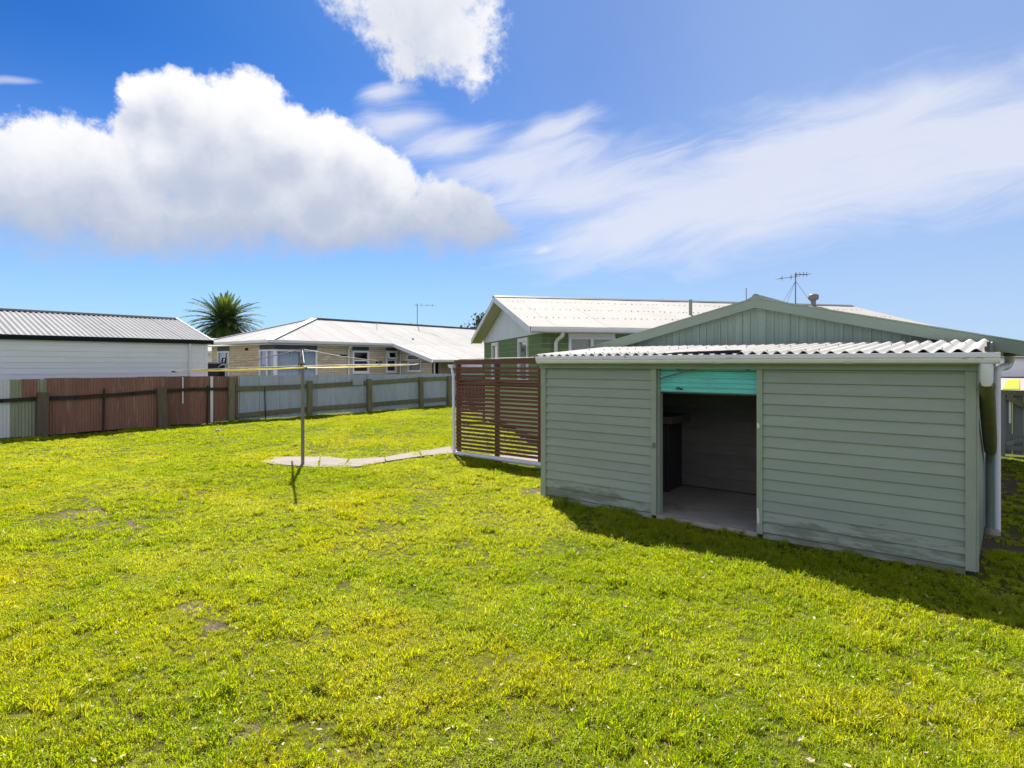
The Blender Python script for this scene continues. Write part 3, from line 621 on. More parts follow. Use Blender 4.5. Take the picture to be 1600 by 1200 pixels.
for (p0, z0), (p1, z1) in zip(pts[:-1], pts[1:]): part('rail', MB().beam((.05, fN(p0)-20+.1, z0), (.05, fN(p1)-20-.1, z1), .06, .16, (0, 0, 1)), 'post_mossy', fen)
pts = [(362, .22), (481, .30), (575, .32), (656, .36), (699, .36), (760, .36)]
for (p0, z0), (p1, z1) in zip(pts[:-1], pts[1:]): part('rail', MB().beam((.05, fN(p0)-20+.1, z0), (.05, fN(p1)-20-.1, z1), .06, .16, (0, 0, 1)), 'post_mossy', fen)
for px, z0, w in ((330, .05, .09), (285, .75, .035)): part('batten', B((.025, fN(px)-20-w/2, z0), (.045, fN(px)-20+w/2, 1.64)), 'white_paint', fen)
n = fN(558)-20; part('patch', MB().corr((.09, 0, 0), (0, 1, 0), (0, 0, 1), (1, 0, 0), n-.3, n+.25, 1.19, 1.50, WAVE, .011, 0, 7), 'fence_blue', fen)

# right-hand fence seen past the garage corner
q = ground(1580, 713)
rf = thing('board_fence', 'dark grey board fence with diagonal brace past the right end of the shed', 'fence', (-.25, 17.62, 0))
for k in range(30):
    part('board', B((.02+k*.205, 0, .04+random.uniform(0, .04)), (.215+k*.205, .02, 1.40+random.uniform(-.02, .02))), 'grey_board', rf)
part('rail', B((0, -.06, 1.38), (6.2, -.001, 1.50)), 'post_mossy', rf); part('rail', B((0, -.05, .14), (6.2, -.001, .26)), 'grey_board', rf)
for a, b in (((.12, -.04, 1.36), (1.75, -.04, .30)), ((1.9, -.04, 1.36), (3.5, -.04, .30))): part('brace', MB().beam(a, b, .05, .12), 'post_mossy', rf)
part('brace', MB().beam((.1, -.045, .28), (.95, -.045, .62), .05, .1), 'grey_board', rf)
part('batten', B((.16, -.03, .75), (.20, -.001, 1.36)), 'white_paint', rf)
part('post', B((-.02, -.09, 0), (.1, -.062, 1.42)), 'grey_board', rf)

# ------------------------------------------------------------------ white shed on the left
W_U = -22.3
ws_ = thing('white_shed', 'long white weatherboard shed with zinc roof and black gutter behind the red fence', 'shed', (W_U, 12, 0))
wN0, wN1 = on_U(-260, W_U)[0]-12, on_U(324, W_U)[0]-12
zev = 2.82; half = 3.2; zrg = 3.86
nb = 16; bh = (zev-.05)/nb
prof = [(0, 0), (.018, .002), (.004, bh+.01), (-.01, bh+.01), (-.01, 0)]
wbm = MB().prism([(x, wN0, z) for x, z in prof], (0, wN1-wN0-.10, 0)).mesh('weatherboard', 'shed_white')
for k in range(nb): link('weatherboard', wbm, ws_, (0, 0, .05+k*bh))
part('wall', MB().box((-2*half, wN0, 0), (-.012, wN1-.02, zev-.01)), 'shed_white', ws_)
part('wall', MB().prism([(-.013, wN1-.019, 0), (-.013, wN1-.019, zev), (-half, wN1-.019, zrg-.05), (-2*half, wN1-.019, zev), (-2*half, wN1-.019, 0)], (0, .015, 0)), 'shed_white', ws_)
part('corner_board', B((-.005, wN1-.10, 0), (.024, wN1+.005, zev)), 'white_paint', ws_)
part('downpipe', MB().tube([(.06, wN1-.62, zev), (.06, wN1-.62, .05)], .045, 10), 'white_paint', ws_)
gb = part('gutter', gutter_mb((.03, wN0, zev-.02), (.03, wN1+.14, zev-.02), (1, 0, 0), .14, .13), 'black_trim', ws_)
part('end_cap', B((.028, wN1+.139, zev-.03), (.16, wN1+.15, zev+.12)), 'black_trim', gb)
sl_ = Vector((half+.12, 0, zrg-zev-.10)); 
for sg in (1, -1):
    e_t = Vector((-sg*(half+.12), 0, zrg-zev-.10)); ln = e_t.length; e_t.normalize(); e_n = Vector((sg*e_t.z, 0, abs(e_t.x)))
    o_ = Vector((.12 if sg > 0 else -2*half-.12, 0, zev+.11))
    n = wN0
    k = 0
    while n < wN1+.1:
        m = min(n+.9, wN1+.14); part('roof_sheet', MB().corr(o_+e_n*.004*(k % 2), (0, 1, 0), e_t, e_n, n, m, 0, ln, .15, .019, 0, 8), 'roof_zinc', ws_); n = m; k += 1
part('ridge_cap', MB().prism([(-half-.2, wN0, zrg-.02), (-half, wN0, zrg+.06), (-half+.2, wN0, zrg-.02), (-half, wN0, zrg+.035)], (0, wN1-wN0+.16, 0)), 'black_trim', ws_)
for sg in (1, -1):
    a = Vector((-half, wN1+.142, zrg+.06)); b = Vector((-half+sg*(half+.15), wN1+.142, zev+.12))
    part('barge_board', MB().prism([a, b, b-Vector((0, 0, .16)), a-Vector((0, 0, .16))], (0, .03, 0)), 'white_paint', ws_)

# ------------------------------------------------------------------ windows
def window(parent, o, ax, up_out, w, h, cols=(1.,), transom=None, fr=.055, inner='room_dark', pane_z=None, sill=True, sash_open=False, label=None):
    """o lower-left corner on the outer wall face, ax unit vector along the wall, up_out outward normal"""
    o, ax, nn = Vector(o), Vector(ax), Vector(up_out); up = Vector((0, 0, 1))
    M = Matrix(((ax.x, nn.x, 0, o.x), (ax.y, nn.y, 0, o.y), (ax.z, nn.z, 1, o.z), (0, 0, 0, 1)))
    f = MB()
    f.box((0, -.06, 0), (fr, .035, h), M); f.box((w-fr, -.06, 0), (w, .035, h), M); f.box((fr, -.06, 0), (w-fr, .033, fr), M); f.box((fr, -.06, h-fr), (w-fr, .033, h), M)
    if sill: f.box((-.03, .036, -.05), (w+.03, .08, .012), M)
    x = 0
    for c in cols[:-1]: x += c*w; f.box((x-fr*.5, -.06, fr+.001), (x+fr*.5, .03, h-fr-.001), M)
    if transom: f.box((fr+.001, -.05, transom-fr*.45), (w-fr-.001, .028, transom+fr*.45), M)
    win = part('window', f, 'white_paint', parent)
    part('pane', MB().box((fr*.5, -.03, fr*.5), (w-fr*.5, -.026, h-fr*.5), M), 'window_glass', win)
    if inner == 'curtain':
        m = MB(); n = int(w/.03); vs = []
        for i in range(n+1):
            q = i/n; d_ = -.10+.022*math.sin(q*w*38)+.014*math.sin(q*w*15+1)
            if .56 < q < .62 and w > 1.2: d_ -= .12
            vs += [M @ Vector((q*w, d_, -.02)), M @ Vector((q*w, d_, h+.02))]
        m.add(vs, [(2*i, 2*i+2, 2*i+3, 2*i+1) for i in range(n)], True); part('curtain', m, 'curtain', win)
    elif inner == 'blind': part('blind', MB().box((.02, -.10, 0), (w-.02, -.095, h), M), 'blind', win)
    if sash_open:
        s = MB(); a = .30; h0 = transom; hh = h-h0-fr
        R = M @ Matrix.Translation((0, .04, h-fr*.5)) @ Matrix.Rotation(a, 4, 'X')
        s.box((fr*.4, 0, -hh), (fr*1.5, .04, 0), R); s.box((w-fr*1.5, 0, -hh), (w-fr*.4, .04, 0), R); s.box((fr*1.5, 0, -hh), (w-fr*1.5, .04, -hh+fr), R); s.box((fr*1.5, 0, -fr), (w-fr*1.5, .04, 0), R)
        part('sash', s, 'white_paint', win); part('pane', MB().box((fr*1.4, .015, -hh+fr*.9), (w-fr*1.4, .02, -fr*.9), R), 'window_glass', win)
    return win
BRICKS_LEFT = {}
def brick_wall(parent, o, ax, nn, length, z0, z1, holes, mat, mortar, bl, bhh, name='wall', zvis=0., thick=.2, ztop=None, gap=.012, limit=300):
    """backing wall of mortar with openings, and every brick an object proud of it"""
    o, ax, nn = Vector(o), Vector(ax), Vector(nn)
    M = Matrix(((ax.x, nn.x, 0, o.x), (ax.y, nn.y, 0, o.y), (0, 0, 1, o.z), (0, 0, 0, 1)))
    w = MB()
    for a, b, c, d in rects_minus(.013, length-.013, z0, z1, holes): w.box((a, -thick, c), (b, -.010, d), M)
    wall = part(name, w, mortar, parent)
    row = 0; z = zvis; meshes = {}; rest = MB()
    cnt = BRICKS_LEFT.setdefault(parent.name, [0])
    rotz = math.atan2(ax.y, ax.x)
    while z+bhh <= z1+.02:
        x = -(row % 2)*bl/2
        while x < length-.02:
            a, b = max(x, 0.), min(x+bl, length)
            for h in holes:
                if h[2] < z+bhh*.5 < h[3]:
                    if a < h[0] < b <= h[1]+bl: b = min(b, h[0]) if b > h[0] else b
                    elif h[0] <= a < h[1] < b: a = h[1]
                    elif a >= h[0] and b <= h[1]: b = a
            zt = min(z+bhh, z1) if ztop is None else min(z+bhh, ztop((a+b)/2))
            if b-a > .05 and zt-z > .03:
                key = (round(b-a, 3), round(zt-z, 3)); 
                if cnt[0] < limit:
                    if key not in meshes:
                        l_, h_ = key; e = .004; g_ = gap
                        meshes[key] = MB().add([(g_/2, -.02, g_/2), (l_-g_/2, -.02, g_/2), (l_-g_/2, -.02, h_-g_/2), (g_/2, -.02, h_-g_/2), (g_/2+e, 0, g_/2+e), (l_-g_/2-e, 0, g_/2+e), (l_-g_/2-e, 0, h_-g_/2-e), (g_/2+e, 0, h_-g_/2-e)],
                              [(4,5,6,7), (0,1,5,4), (1,2,6,5), (2,3,7,6), (3,0,4,7)]).mesh('brick', mat)
                    me = meshes[key]; p = M @ Vector((a, random.uniform(-.0015, .0015), z))
                    # mesh y axis must point outward: mirror-safe because nn = +/- perpendicular of ax
                    ob = link('brick', me, wall, p, (0, 0, rotz))
                    if ax.cross(Vector((0, 0, 1))).dot(nn) > 0: ob.scale = (1, -1, 1)
                    cnt[0] += 1
                else:
                    rest.box((a+gap/2, -.02, z+gap/2), (b-gap/2, 0, zt-gap/2), M)
            x += bl
        z += bhh; row += 1
    if rest.v: part('brick', rest, mat, wall, kind='stuff')
    return wall

# ------------------------------------------------------------------ brick house on the left
EU, EN, EZ = -24.76, 13.17, 3.05          # eave corner
WU, WN = EU-.55, EN+.55                    # wall corner
hs_ = thing('brick_house', 'buff brick house with white hip roof beyond the blue grey fence', 'house', (WU, WN, 0))
def HL(p): return (p[0]-WU, p[1]-WN, p[2])
ZW = 2.95
# east face (x = WU), measured as distance along +y from the corner
def eN(px): return on_U(px, WU)[0]-WN
cw1 = eN(495.5); wA0, wA1 = eN(550.6), eN(576.5); wB0, wB1 = eN(603.2), eN(619.5)
t2 = 7.1                                   # where the lower wing starts
dE = lambda px: on_U(px, WU)[1]
zA0 = zat(582.5, dE(562)); zA1 = zat(548, dE(562)); zB0 = zat(581.5, dE(611)); zB1 = zat(548, dE(611)); zc1 = zat(546.5, dE(470))
holesE = [(-.01, cw1, .9, zc1), (-.01, cw1, zc1, ZW+1), (wA0, wA1, zA0, zA1), (wA0, wA1, zA1, ZW+1), (wB0, wB1, zB0, zB1), (wB0, wB1, zB1, ZW+1)]
brick_wall(hs_, (0, 0, 0), (0, 1, 0), (1, 0, 0), t2+.6, 0, ZW, holesE, 'brick_buff', 'mortar', .36, .118, zvis=1.42)
# south face (y = WN), measured along -x from the corner
def sU(px): return WU-on_N(px, WN)[0]
s1 = sU(405.5); s2 = sU(358.5); s3 = sU(340)
holesS = [(-.01, s1, .9, zc1), (-.01, s1, zc1, ZW+1), (s2, s3, .5, zc1-.02), (s2, s3+.05, zc1-.02, ZW+1)]
brick_wall(hs_, (0, 0, 0), (-1, 0, 0), (0, -1, 0), 6.4, 0, ZW, holesS, 'brick_buff', 'mortar', .36, .118, zvis=1.42)
part('wall', MB().box((-6.4, .201, 0), (-6.2, 17, ZW)).box((-6.2, 16.8, 0), (-.2, 17, ZW)).box((-.2, t2+.6, 0), (-.01, 17, ZW)), 'brick_buff', hs_)
part('panel', MB().box((-.05, 0, zc1), (-.004, cw1, ZW)).box((-.05, wA0, zA1), (-.004, wA1, ZW)).box((-.05, wB0, zB1), (-.004, wB1+.4, ZW)), 'navy_panel', hs_)
part('panel', MB().box((-s1, .004, zc1), (-.051, .05, ZW)).box((-s3-.05, .004, zc1-.02), (-s2, .05, ZW)), 'navy_panel', hs_)
window(hs_, (0, .0, .9), (0, 1, 0), (1, 0, 0), cw1, zc1-.9, (.62, .38), 1.0, .085, 'curtain')
window(hs_, (-s1, 0, .9), (1, 0, 0), (0, -1, 0), s1, zc1-.9, (.5, .5), 1.0, .075, 'curtain')
window(hs_, (-s3, 0, .5), (1, 0, 0), (0, -1, 0), s3-s2, zc1-.52, (.62, .38), None, .075, 'curtain')
window(hs_, (0, wA0, zA0), (0, 1, 0), (1, 0, 0), wA1-wA0, zA1-zA0, (1,), (zA1-zA0)*.56, .09)
window(hs_, (0, wB0, zB0), (0, 1, 0), (1, 0, 0), wB1-wB0, zB1-zB0, (1,), (zB1-zB0)*.56, .08, sash_open=True)
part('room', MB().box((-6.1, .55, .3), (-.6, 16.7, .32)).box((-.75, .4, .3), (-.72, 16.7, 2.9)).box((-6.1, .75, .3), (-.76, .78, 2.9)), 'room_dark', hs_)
for px, z in ((385.5, 2.62), ): part('air_brick', B((-sU(px)-.16, -.012, zat(546, on_N(px, WN)[1])-.05), (-sU(px)+.16, -.002, zat(546, on_N(px, WN)[1])+.06)), 'black_trim', hs_)
for px, py in ((536, 555.5), (592, 566)): part('air_brick', B((.002, eN(px)-.2, zat(py, dE(px))-.05), (.012, eN(px)+.2, zat(py, dE(px))+.05)), 'black_trim', hs_)
# roof: hip end to the south, long slopes east and west, lower wing slope to the east
WID = 7.5; HIP = 4.5; RZ = 1.36; LEN = 21
c0 = Vector(HL((EU, EN, EZ+.06)))
hw = WID/2
def roof_plane(o, es, et, en, s0, s1, f0, f1, mat, width=.76, amp=.008):
    n = s0; k = 0
    while n < s1-.01:
        m = min(n+width, s1); part('roof_sheet', MB().corr(Vector(o)+Vector(en)*.003*(k % 2), es, et, en, n, m, f0, f1, .0762, amp, 0, 6), mat, hs_); n = m; k += 1
up_e = Vector((-hw, 0, RZ)); le = up_e.length; up_e.normalize(); ne = Vector((up_e.z, 0, -up_e.x)); ne = ne if ne.z > 0 else -ne
roof_plane(c0, (0, 1, 0), up_e, ne, 0, LEN, -.03, lambda s: le*min(1., s/HIP), 'roof_white')
up_w = Vector((hw, 0, RZ)).normalized(); nw = Vector((-up_w.z, 0, up_w.x))
roof_plane(c0+Vector((-WID, 0, 0)), (0, 1, 0), up_w, nw, 0, LEN, -.03, lambda s: le*min(1., s/HIP), 'roof_white')
up_s = Vector((0, HIP, RZ)); ls = up_s.length; up_s.normalize(); ns = Vector((0, -up_s.z, up_s.y))
roof_plane(c0, (-1, 0, 0), up_s, ns, 0, WID, -.03, lambda s: ls*min(s, WID-s)/hw, 'roof_white')
apex = c0+Vector((-hw, HIP, RZ+.03))
part('hip_cap', MB().beam(c0+Vector((0, 0, .02)), apex+Vector((0, 0, .008)), .30, .03), 'white_paint', hs_)
part('hip_cap', MB().beam(c0+Vector((-WID, 0, .02)), apex+Vector((0, 0, .008)), .30, .03), 'white_paint', hs_)
part('ridge_cap', MB().beam(apex, apex+Vector((0, LEN-HIP, 0)), .22, .07), 'steel_dark', hs_)
part('gutter', gutter_mb(c0+Vector((-.06, -.12, -.10)), c0+Vector((-.06, 6.75, -.10)), (1, 0, 0), .13, .15), 'white_paint', hs_)
part('gutter', gutter_mb(c0+Vector((.10, .06, -.10)), c0+Vector((-WID, .06, -.10)), (0, -1, 0), .13, .15), 'white_paint', hs_)
part('soffit', MB().box((-.02, -.5, ZW), (.5, 6.8, ZW+.02)).box((-WID+.5, -.5, ZW), (-.021, -.02, ZW+.02)), 'white_paint', hs_)
# wing
T1 = 6.75; wx = 2.95; dz = .84
a = c0+Vector((0, T1, 0)); b = a+Vector((wx, 0, -dz)); up_g = (a-b); lg = up_g.length; up_g.normalize(); ngx = Vector((-up_g.z, 0, up_g.x)); ngx = ngx if ngx.z > 0 else -ngx
roof_plane(b+Vector((0, 0, .0)), (0, 1, 0), up_g, ngx, 0, LEN-T1, -.03, lg, 'roof_white')
part('barge_board', MB().prism([a+Vector((0, -.03, .05)), b+Vector((.05, -.03, .05)), b+Vector((.05, -.03, -.14)), a+Vector((0, -.03, -.14))], (0, .028, 0)), 'white_paint', hs_)
part('gutter', gutter_mb(b+Vector((-.02, -.02, -.11)), b+Vector((-.02, LEN-T1, -.11)), (1, 0, 0), .13, .14), 'white_paint', hs_)
wy = t2; wl = 2.55
kz = dz/wx
def wtop(x): return ZW-.0-(x)*kz
xC = WU; 
def wX(px): return on_N(px, WN+wy)[0]-WU
dC = on_N(648, WN+wy)[1]
wc0, wc1 = wX(637.5), wX(659); zC0, zC1 = zat(580, dC), zat(553, dC)
brick_wall(hs_, (.002, wy, 0), (1, 0, 0), (0, -1, 0), wl, 0, 2.2, [(wc0, wc1, zC0, zC1)], 'brick_buff', 'mortar', .36, .118, zvis=1.42, ztop=wtop)
part('wall', MB().prism([(.002, wy+.011, 2.2), (wl, wy+.011, 2.2), (.002, wy+.011, ZW)], (0, .15, 0)), 'mortar', hs_)
bx_ = MB(); zz = 1.42+7*.118; r_ = 1
while zz < ZW-.1:
    xe = (ZW-zz-.06)/kz; x = .01-(r_ % 2)*.18
    while x < min(xe, wl):
        x0, x1 = max(x, .01), min(x+.36, xe, wl)
        if x1-x0 > .06: bx_.box((x0, wy-.004, zz), (x1-.012, wy+.03, zz+.106))
        x += .36
    zz += .118; r_ += 1
part('brick', bx_, 'brick_buff', hs_, kind='stuff')
window(hs_, (wc0, wy-.004, zC0), (1, 0, 0), (0, -1, 0), wc1-wc0, zC1-zC0, (1,), (zC1-zC0)*.55, .07, 'blind', sash_open=True)
for px, top in ((543, ZW), (627.5, 2.62), (676, 2.15)):
    if px < 600: x, y = .10, eN(px)
    elif px < 650: x, y = wX(627.5), wy-.07
    else: x, y = wl+.09, on_U(677, WU+wl)[0]-WN
    pts = [(x, y, .1), (x, y, top-.18), (x+.15, y, top-.02), (x+.28, y, top+.02)] if px < 600 else [(x, y, .1), (x, y, top)]
    part('downpipe', MB().tube(pts, .045, 10), 'white_paint', hs_)
for k in range(40):
    y = wy+.02+k*.2
    part('cladding_board', B((wl-.04, y+.006, .1), (wl+(.0 if k % 2 else .006), y+.194, 2.14)), 'boarding_tan' if k > 1 else 'black_trim', hs_)
# roof fittings
def on_slope(px, py): pass
yv = 9.3
part('flue', MB().tube([(-.35, yv-1.0, 3.0), (-.35, yv-1.0, 3.50)], .055, 10), 'steel_dark', hs_)
part('cable', MB().tube([(-2.0, yv-2.2, 3.6), (-2.0, yv-2.2, 4.42)], .012, 6), 'galv', hs_)

# small white building and bin in the gap
ww = thing('cottage', 'small white building glimpsed between the white shed and the brick house', 'house', (*cw(-17.6, 35.5), 0), math.atan2(SA, CA))
part('wall', B((-2.5, 0, 0), (2.2, 4, 2.75)), 'shed_white', ww)
part('roof', MB().prism([(-2.8, -.35, 2.74), (2.5, -.35, 2.74), (2.5, 2, 3.6), (-2.8, 2, 3.6)], (0, 0, .08)), 'roof_white', ww)
part('gutter', B((-2.8, -.42, 2.72), (2.5, -.34, 2.85)), 'white_paint', ww)
x, y = cw(-13.25, 26.6)
wb = thing('wheelie_bin', 'black wheelie bin in the gap beside the brick house', 'bin', (x, y, 0), math.atan2(SA, CA))
part('body', MB().prism([(-.36, -.3, 1.05), (.36, -.3, 1.05), (.36, .3, 1.05), (-.36, .3, 1.05)], (0, 0, 1.0)), 'black_trim', wb)
part('stand', B((-.42, -.36, 0), (.42, .36, 1.05)), 'grey_board', wb)
part('lid', MB().prism([(-.39, -.34, 2.051), (.39, -.34, 2.051), (.37, .34, 2.12), (-.37, .34, 2.12)], (0, 0, .05)), 'black_trim', wb)
part('handle', MB().tube([(.2, .34, 2.1), (.2, .42, 2.34), (.34, .42, 2.34), (.34, .34, 2.1)], .04, 8), 'black_trim', wb)

# ------------------------------------------------------------------ green brick house behind
PH = math.radians(13.5)
tx, td = .475, 15.9
gx, gy = cw(tx, td)
gh = thing('green_house', 'green brick house with white gable and long cream roof behind the garage', 'house', (gx, gy, 0), math.atan2(SA, CA)+PH)
# local frame: x along the ridge (away to the right), y away from the camera, origin below the near eave tip
WD, OH, OB, RL = 9.2, .45, .40, 14.4
ZE = 3.05; ZR = 4.34; mid = WD/2
wz = 2.93; LW = WD-2*OB
def ghpx(px, y):      # local x where pixel column meets plane y (front wall)
    k = (px-800)/F; c, s = math.cos(PH), math.sin(PH)
    # X = tx + x c - y s ; d = td + x s + y c
    return (k*(td+y*c)-tx+y*s)/(c-k*s)
def ghpy(px, x):
    k = (px-800)/F; c, s = math.cos(PH), math.sin(PH)
    return (tx+x*c-k*(td+x*s))/(s+k*c)
def ghd(x, y): return td+x*math.sin(PH)+y*math.cos(PH)
f0, f1 = ghpx(888, OB)-OH, ghpx(961, OB)-OH
zf0, zf1 = 1.55, zat(526, ghd(f0+1, OB))
holesF = [(f0, f1, zf0, zf1), (f0, f1, zf1, 5)]
brick_wall(gh, (OH, OB, 0), (1, 0, 0), (0, -1, 0), RL-2*OH, 0, wz, holesF, 'brick_green', 'mortar_green', .40, .15, zvis=1.6, gap=.014, limit=230)
g1a, g1b = ghpy(825.5, OH)-OB, ghpy(810, OH)-OB
g2a, g2b = ghpy(779, OH)-OB, ghpy(769, OH)-OB
holesG = [(g1a, g1b, 1.5, 2.80), (g2a, g2b, 1.5, 2.80)]
brick_wall(gh, (OH, OB, 0), (0, 1, 0), (-1, 0, 0), LW, 0, wz, holesG, 'brick_green', 'mortar_green', .40, .15, zvis=1.6, gap=.014, limit=300)
for a, b in ((g1a, g1b), (g2a, g2b)): window(gh, (OH, OB+b, 1.5), (0, -1, 0), (-1, 0, 0), b-a, 1.38, (1,), None, .12, 'blind')
window(gh, (OH+f0, OB, zf0), (1, 0, 0), (0, -1, 0), f1-f0, zf1-zf0, (.5, .5), None, .08, 'blind')
window(gh, (OH+f1+3.0, OB, zf0), (1, 0, 0), (0, -1, 0), 2.2, zf1-zf0, (.5, .5), None, .08, 'blind', sill=False)
part('panel', B((OH+f0, OB-.012, zf1+.001), (OH+f1, OB+.03, wz)), 'white_paint', gh)
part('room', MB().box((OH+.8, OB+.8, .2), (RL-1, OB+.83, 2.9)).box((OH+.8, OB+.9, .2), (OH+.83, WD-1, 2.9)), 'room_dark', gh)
part('wall', MB().box((RL-OH-.2, OB+.2, 0), (RL-OH, WD-OB, wz)).box((OH+.2, WD-OB-.2, 0), (RL-OH-.2, WD-OB, wz)), 'brick_green', gh)
# gable boarding
yy = OB; sl2 = (ZR-ZE)/mid
while yy < WD-OB-.01:
    y2 = min(yy+.14, WD-OB); zt = lambda q: ZR-abs(q-mid)*sl2-.13
    if min(zt(yy), zt(y2)) > wz+.03: part('board', MB().prism([(OH-.03, yy+.004, wz+.001), (OH-.03, y2-.004, wz+.001), (OH-.03, y2-.004, zt(y2)), (OH-.03, yy+.004, zt(yy))], (.028, 0, 0)), 'gable_white', gh)
    yy = y2
part('gable_wall', MB().prism([(OH+.0, OB, wz), (OH, WD-OB, wz), (OH, WD-OB, ZE-.05), (OH, mid, ZR-.13), (OH, OB, ZE-.05)], (.08, 0, 0)), 'dark_gap', gh)
for sg in (-1, 1):
    e_ = -.02 if sg < 0 else WD+.02
    a = Vector((-.0, mid, ZR)); b = Vector((0, e_, ZE))
    part('barge_board', MB().prism([a+Vector((-.03, 0, .03)), b+Vector((-.03, 0, .03)), b+Vector((-.03, 0, -.15)), a+Vector((-.03, 0, -.15))], (.028, 0, 0)), 'gable_white', gh)
    part('soffit', MB().prism([a+Vector((0, 0, -.12)), b+Vector((0, 0, -.12)), b+Vector((0, 0, -.105)), a+Vector((0, 0, -.105))], (OH-.031, 0, 0)), 'soffit_green', gh)
    e_t = (a-b); l_ = e_t.length; e_t.normalize(); e_n = Vector((0, -e_t.z, e_t.y)) if sg < 0 else Vector((0, e_t.z, -e_t.y))
    n = -.03; k = 0
    while n < RL:
        m = min(n+.76, RL); part('roof_sheet', MB().corr(b+Vector((0, 0, .04))+e_n*.003*(k % 2), (1, 0, 0), e_t, e_n, n, m, -.04, l_-.06, .0762, .009, 0, 6), 'roof_cream', gh); n = m; k += 1
part('ridge_cap', MB().prism([(-.04, mid-.2, ZR+.01), (-.04, mid, ZR+.085), (-.04, mid+.2, ZR+.01), (-.04, mid, ZR+.06)], (RL+.08, 0, 0)), 'steel_dark', gh)
nm = MB()
for q in range(70):
    for v in (.25, .52, .8):
        y_ = v*mid+random.uniform(-.03, .03); x_ = .2+q*.2+random.uniform(-.05, .05); nm.box((x_-.012, y_-.02, ZE+y_*sl2+.045), (x_+.012, y_+.02, ZE+y_*sl2+.062))
part('nail_heads', nm, 'galv', gh, kind='stuff')
part('gutter', gutter_mb((.02, -.0, ZE-.11), (RL, -.0, ZE-.11), (0, -1, 0), .13, .13), 'white_paint', gh)
part('soffit', B((OH, .01, wz+.001), (RL-OH, OB-.001, wz+.02)), 'white_paint', gh)
xd = ghpx(867, OB)
part('downpipe', MB().tube([(xd+.10, .0, ZE-.10), (xd+.10, .05, ZE-.2), (xd+.03, .25, ZE-.30), (xd, .31, ZE-.38), (xd, .31, .1)], .055, 10), 'white_paint', gh)
# pipes on the roof
def gh_roofpt(px, yl):
    x_ = ghpx(px, yl); return x_, yl, ZE+yl*sl2+.04
for px, yl, h, r, nme, mt in ((1079, 2.0, .50, .055, 'flue', 'barge_green'), (1166, 3.3, .75, .013, 'mast', 'steel_dark'), (1271, mid-.25, .22, .09, 'vent', 'galv')):
    p = gh_roofpt(px, yl); vp = part(nme, MB().tube([p, (p[0], p[1], p[2]+h)], r, 10), mt, gh)
    if nme == 'vent': part('cowl', MB().tube([(p[0], p[1], p[2]+h), (p[0], p[1], p[2]+h+.05), (p[0], p[1], p[2]+h+.2), (p[0], p[1], p[2]+h+.24)], [.12, .19, .19, .12], 12), 'galv', vp)

# ------------------------------------------------------------------ television aerials
def aerial(name, label, loc, h, booms, stays, rz):
    t = thing(name, label, 'aerial', loc, rz, 'television aerials on the roofs')
    part('pole', MB().tube([(0, 0, -.2), (0, 0, h)], .022, 8), 'galv', t)
    for (z, ln0, ln1, n, el, tilt) in booms:
        bo = part('boom', MB().tube([(ln0, 0, z+tilt), (ln1, 0, z-tilt)], .013, 6), 'steel_dark', t)
        for k in range(n):
            f = k/(n-1); x_ = ln0+(ln1-ln0)*f; zz = z+tilt*(1-2*f); e = el*(.6+.4*f)
            part('element', MB().tube([(x_, -e, zz), (x_, e, zz)], .011, 5), 'steel_dark', bo)
            if k % 2: part('element', MB().tube([(x_, 0, zz-.09), (x_, 0, zz+.09)], .011, 5), 'steel_dark', bo)
    for x_, y_ in stays: part('stay', MB().tube([(0, 0, h*.75), (x_, y_, -.1)], .008, 5), 'galv', t)
    return t
p = gh.matrix_world
def gw(x_, y_, z_):
    a_ = math.atan2(SA, CA)+PH; return (gx+math.cos(a_)*x_-math.sin(a_)*y_, gy+math.sin(a_)*x_+math.cos(a_)*y_, z_)
x_ = ghpx(1243, mid)
aerial('aerial', 'tall guyed television aerial with two booms on the ridge behind the garage', gw(x_, mid, ZR), 1.26, ((1.22, -.05, .62, 9, .16, -.02), (1.06, -.85, -.0, 5, .22, -.06)), ((-.5, .3), (.65, -.3), (.0, .6)), math.atan2(SA, CA)+.3)
RU = EU-hw; nA, dA = on_U(652, RU)
aerial('aerial', 'thin television aerial on the ridge of the brick house', (RU, nA, EZ+RZ+.1), zat(474.5, dA)-EZ-RZ-.1, ((zat(476.5, dA)-EZ-RZ-.1, -.25, 1.1, 9, .12, .0),), (), math.atan2(SA, CA)+.2)

# ------------------------------------------------------------------ palm and tree
def frond_mesh(seed, length, droop, mat):
    r = random.Random(seed); m = MB(); pts = []; n = 12
    for i in range(n+1):
        t = i/n; pts.append(Vector((length*(t-.18*droop*t**2.2), 0, length*(.10*t-.62*droop*t**2))))
    m.tube(pts, [.035*(1-.85*i/n)+.004 for i in range(n+1)], 5, False)
    for i in range(46):
        t = .12+.88*i/45; q = t*n; a = int(min(q, n-1)); p = pts[a].lerp(pts[a+1], q-a); tg = (pts[a+1]-pts[a]).normalized()
        up = Vector((0, 1, 0)).cross(tg) * -1
        for sd in (-1, 1):
            ll = length*.17*math.sin(math.pi*min(1, .16+t*.86))**.6*r.uniform(.85, 1.1)
            dr = (tg*(.62+.3*t)+Vector((0, sd, 0))*(.72-.25*t)+up*r.uniform(.05, .42)-Vector((0, 0, .18))).normalized(); w = tg*.030
            m.add([p-w*.6, p+w*.6, p+dr*ll*.55+w*.8, p+dr*ll-Vector((0, 0, .05*ll)), p+dr*ll*.55-w*.8], [(0, 1, 2, 4), (4, 2, 3)])
    return m.mesh('frond', mat)
px_, dp_ = 352, 46.
X_ = (px_-800)/F*dp_; pw = cw(X_, dp_); pz = zat(500, dp_)
palm = thing('palm_tree', 'thick date palm with a round dark crown behind the brick house', 'palm tree', (pw[0], pw[1], 0))
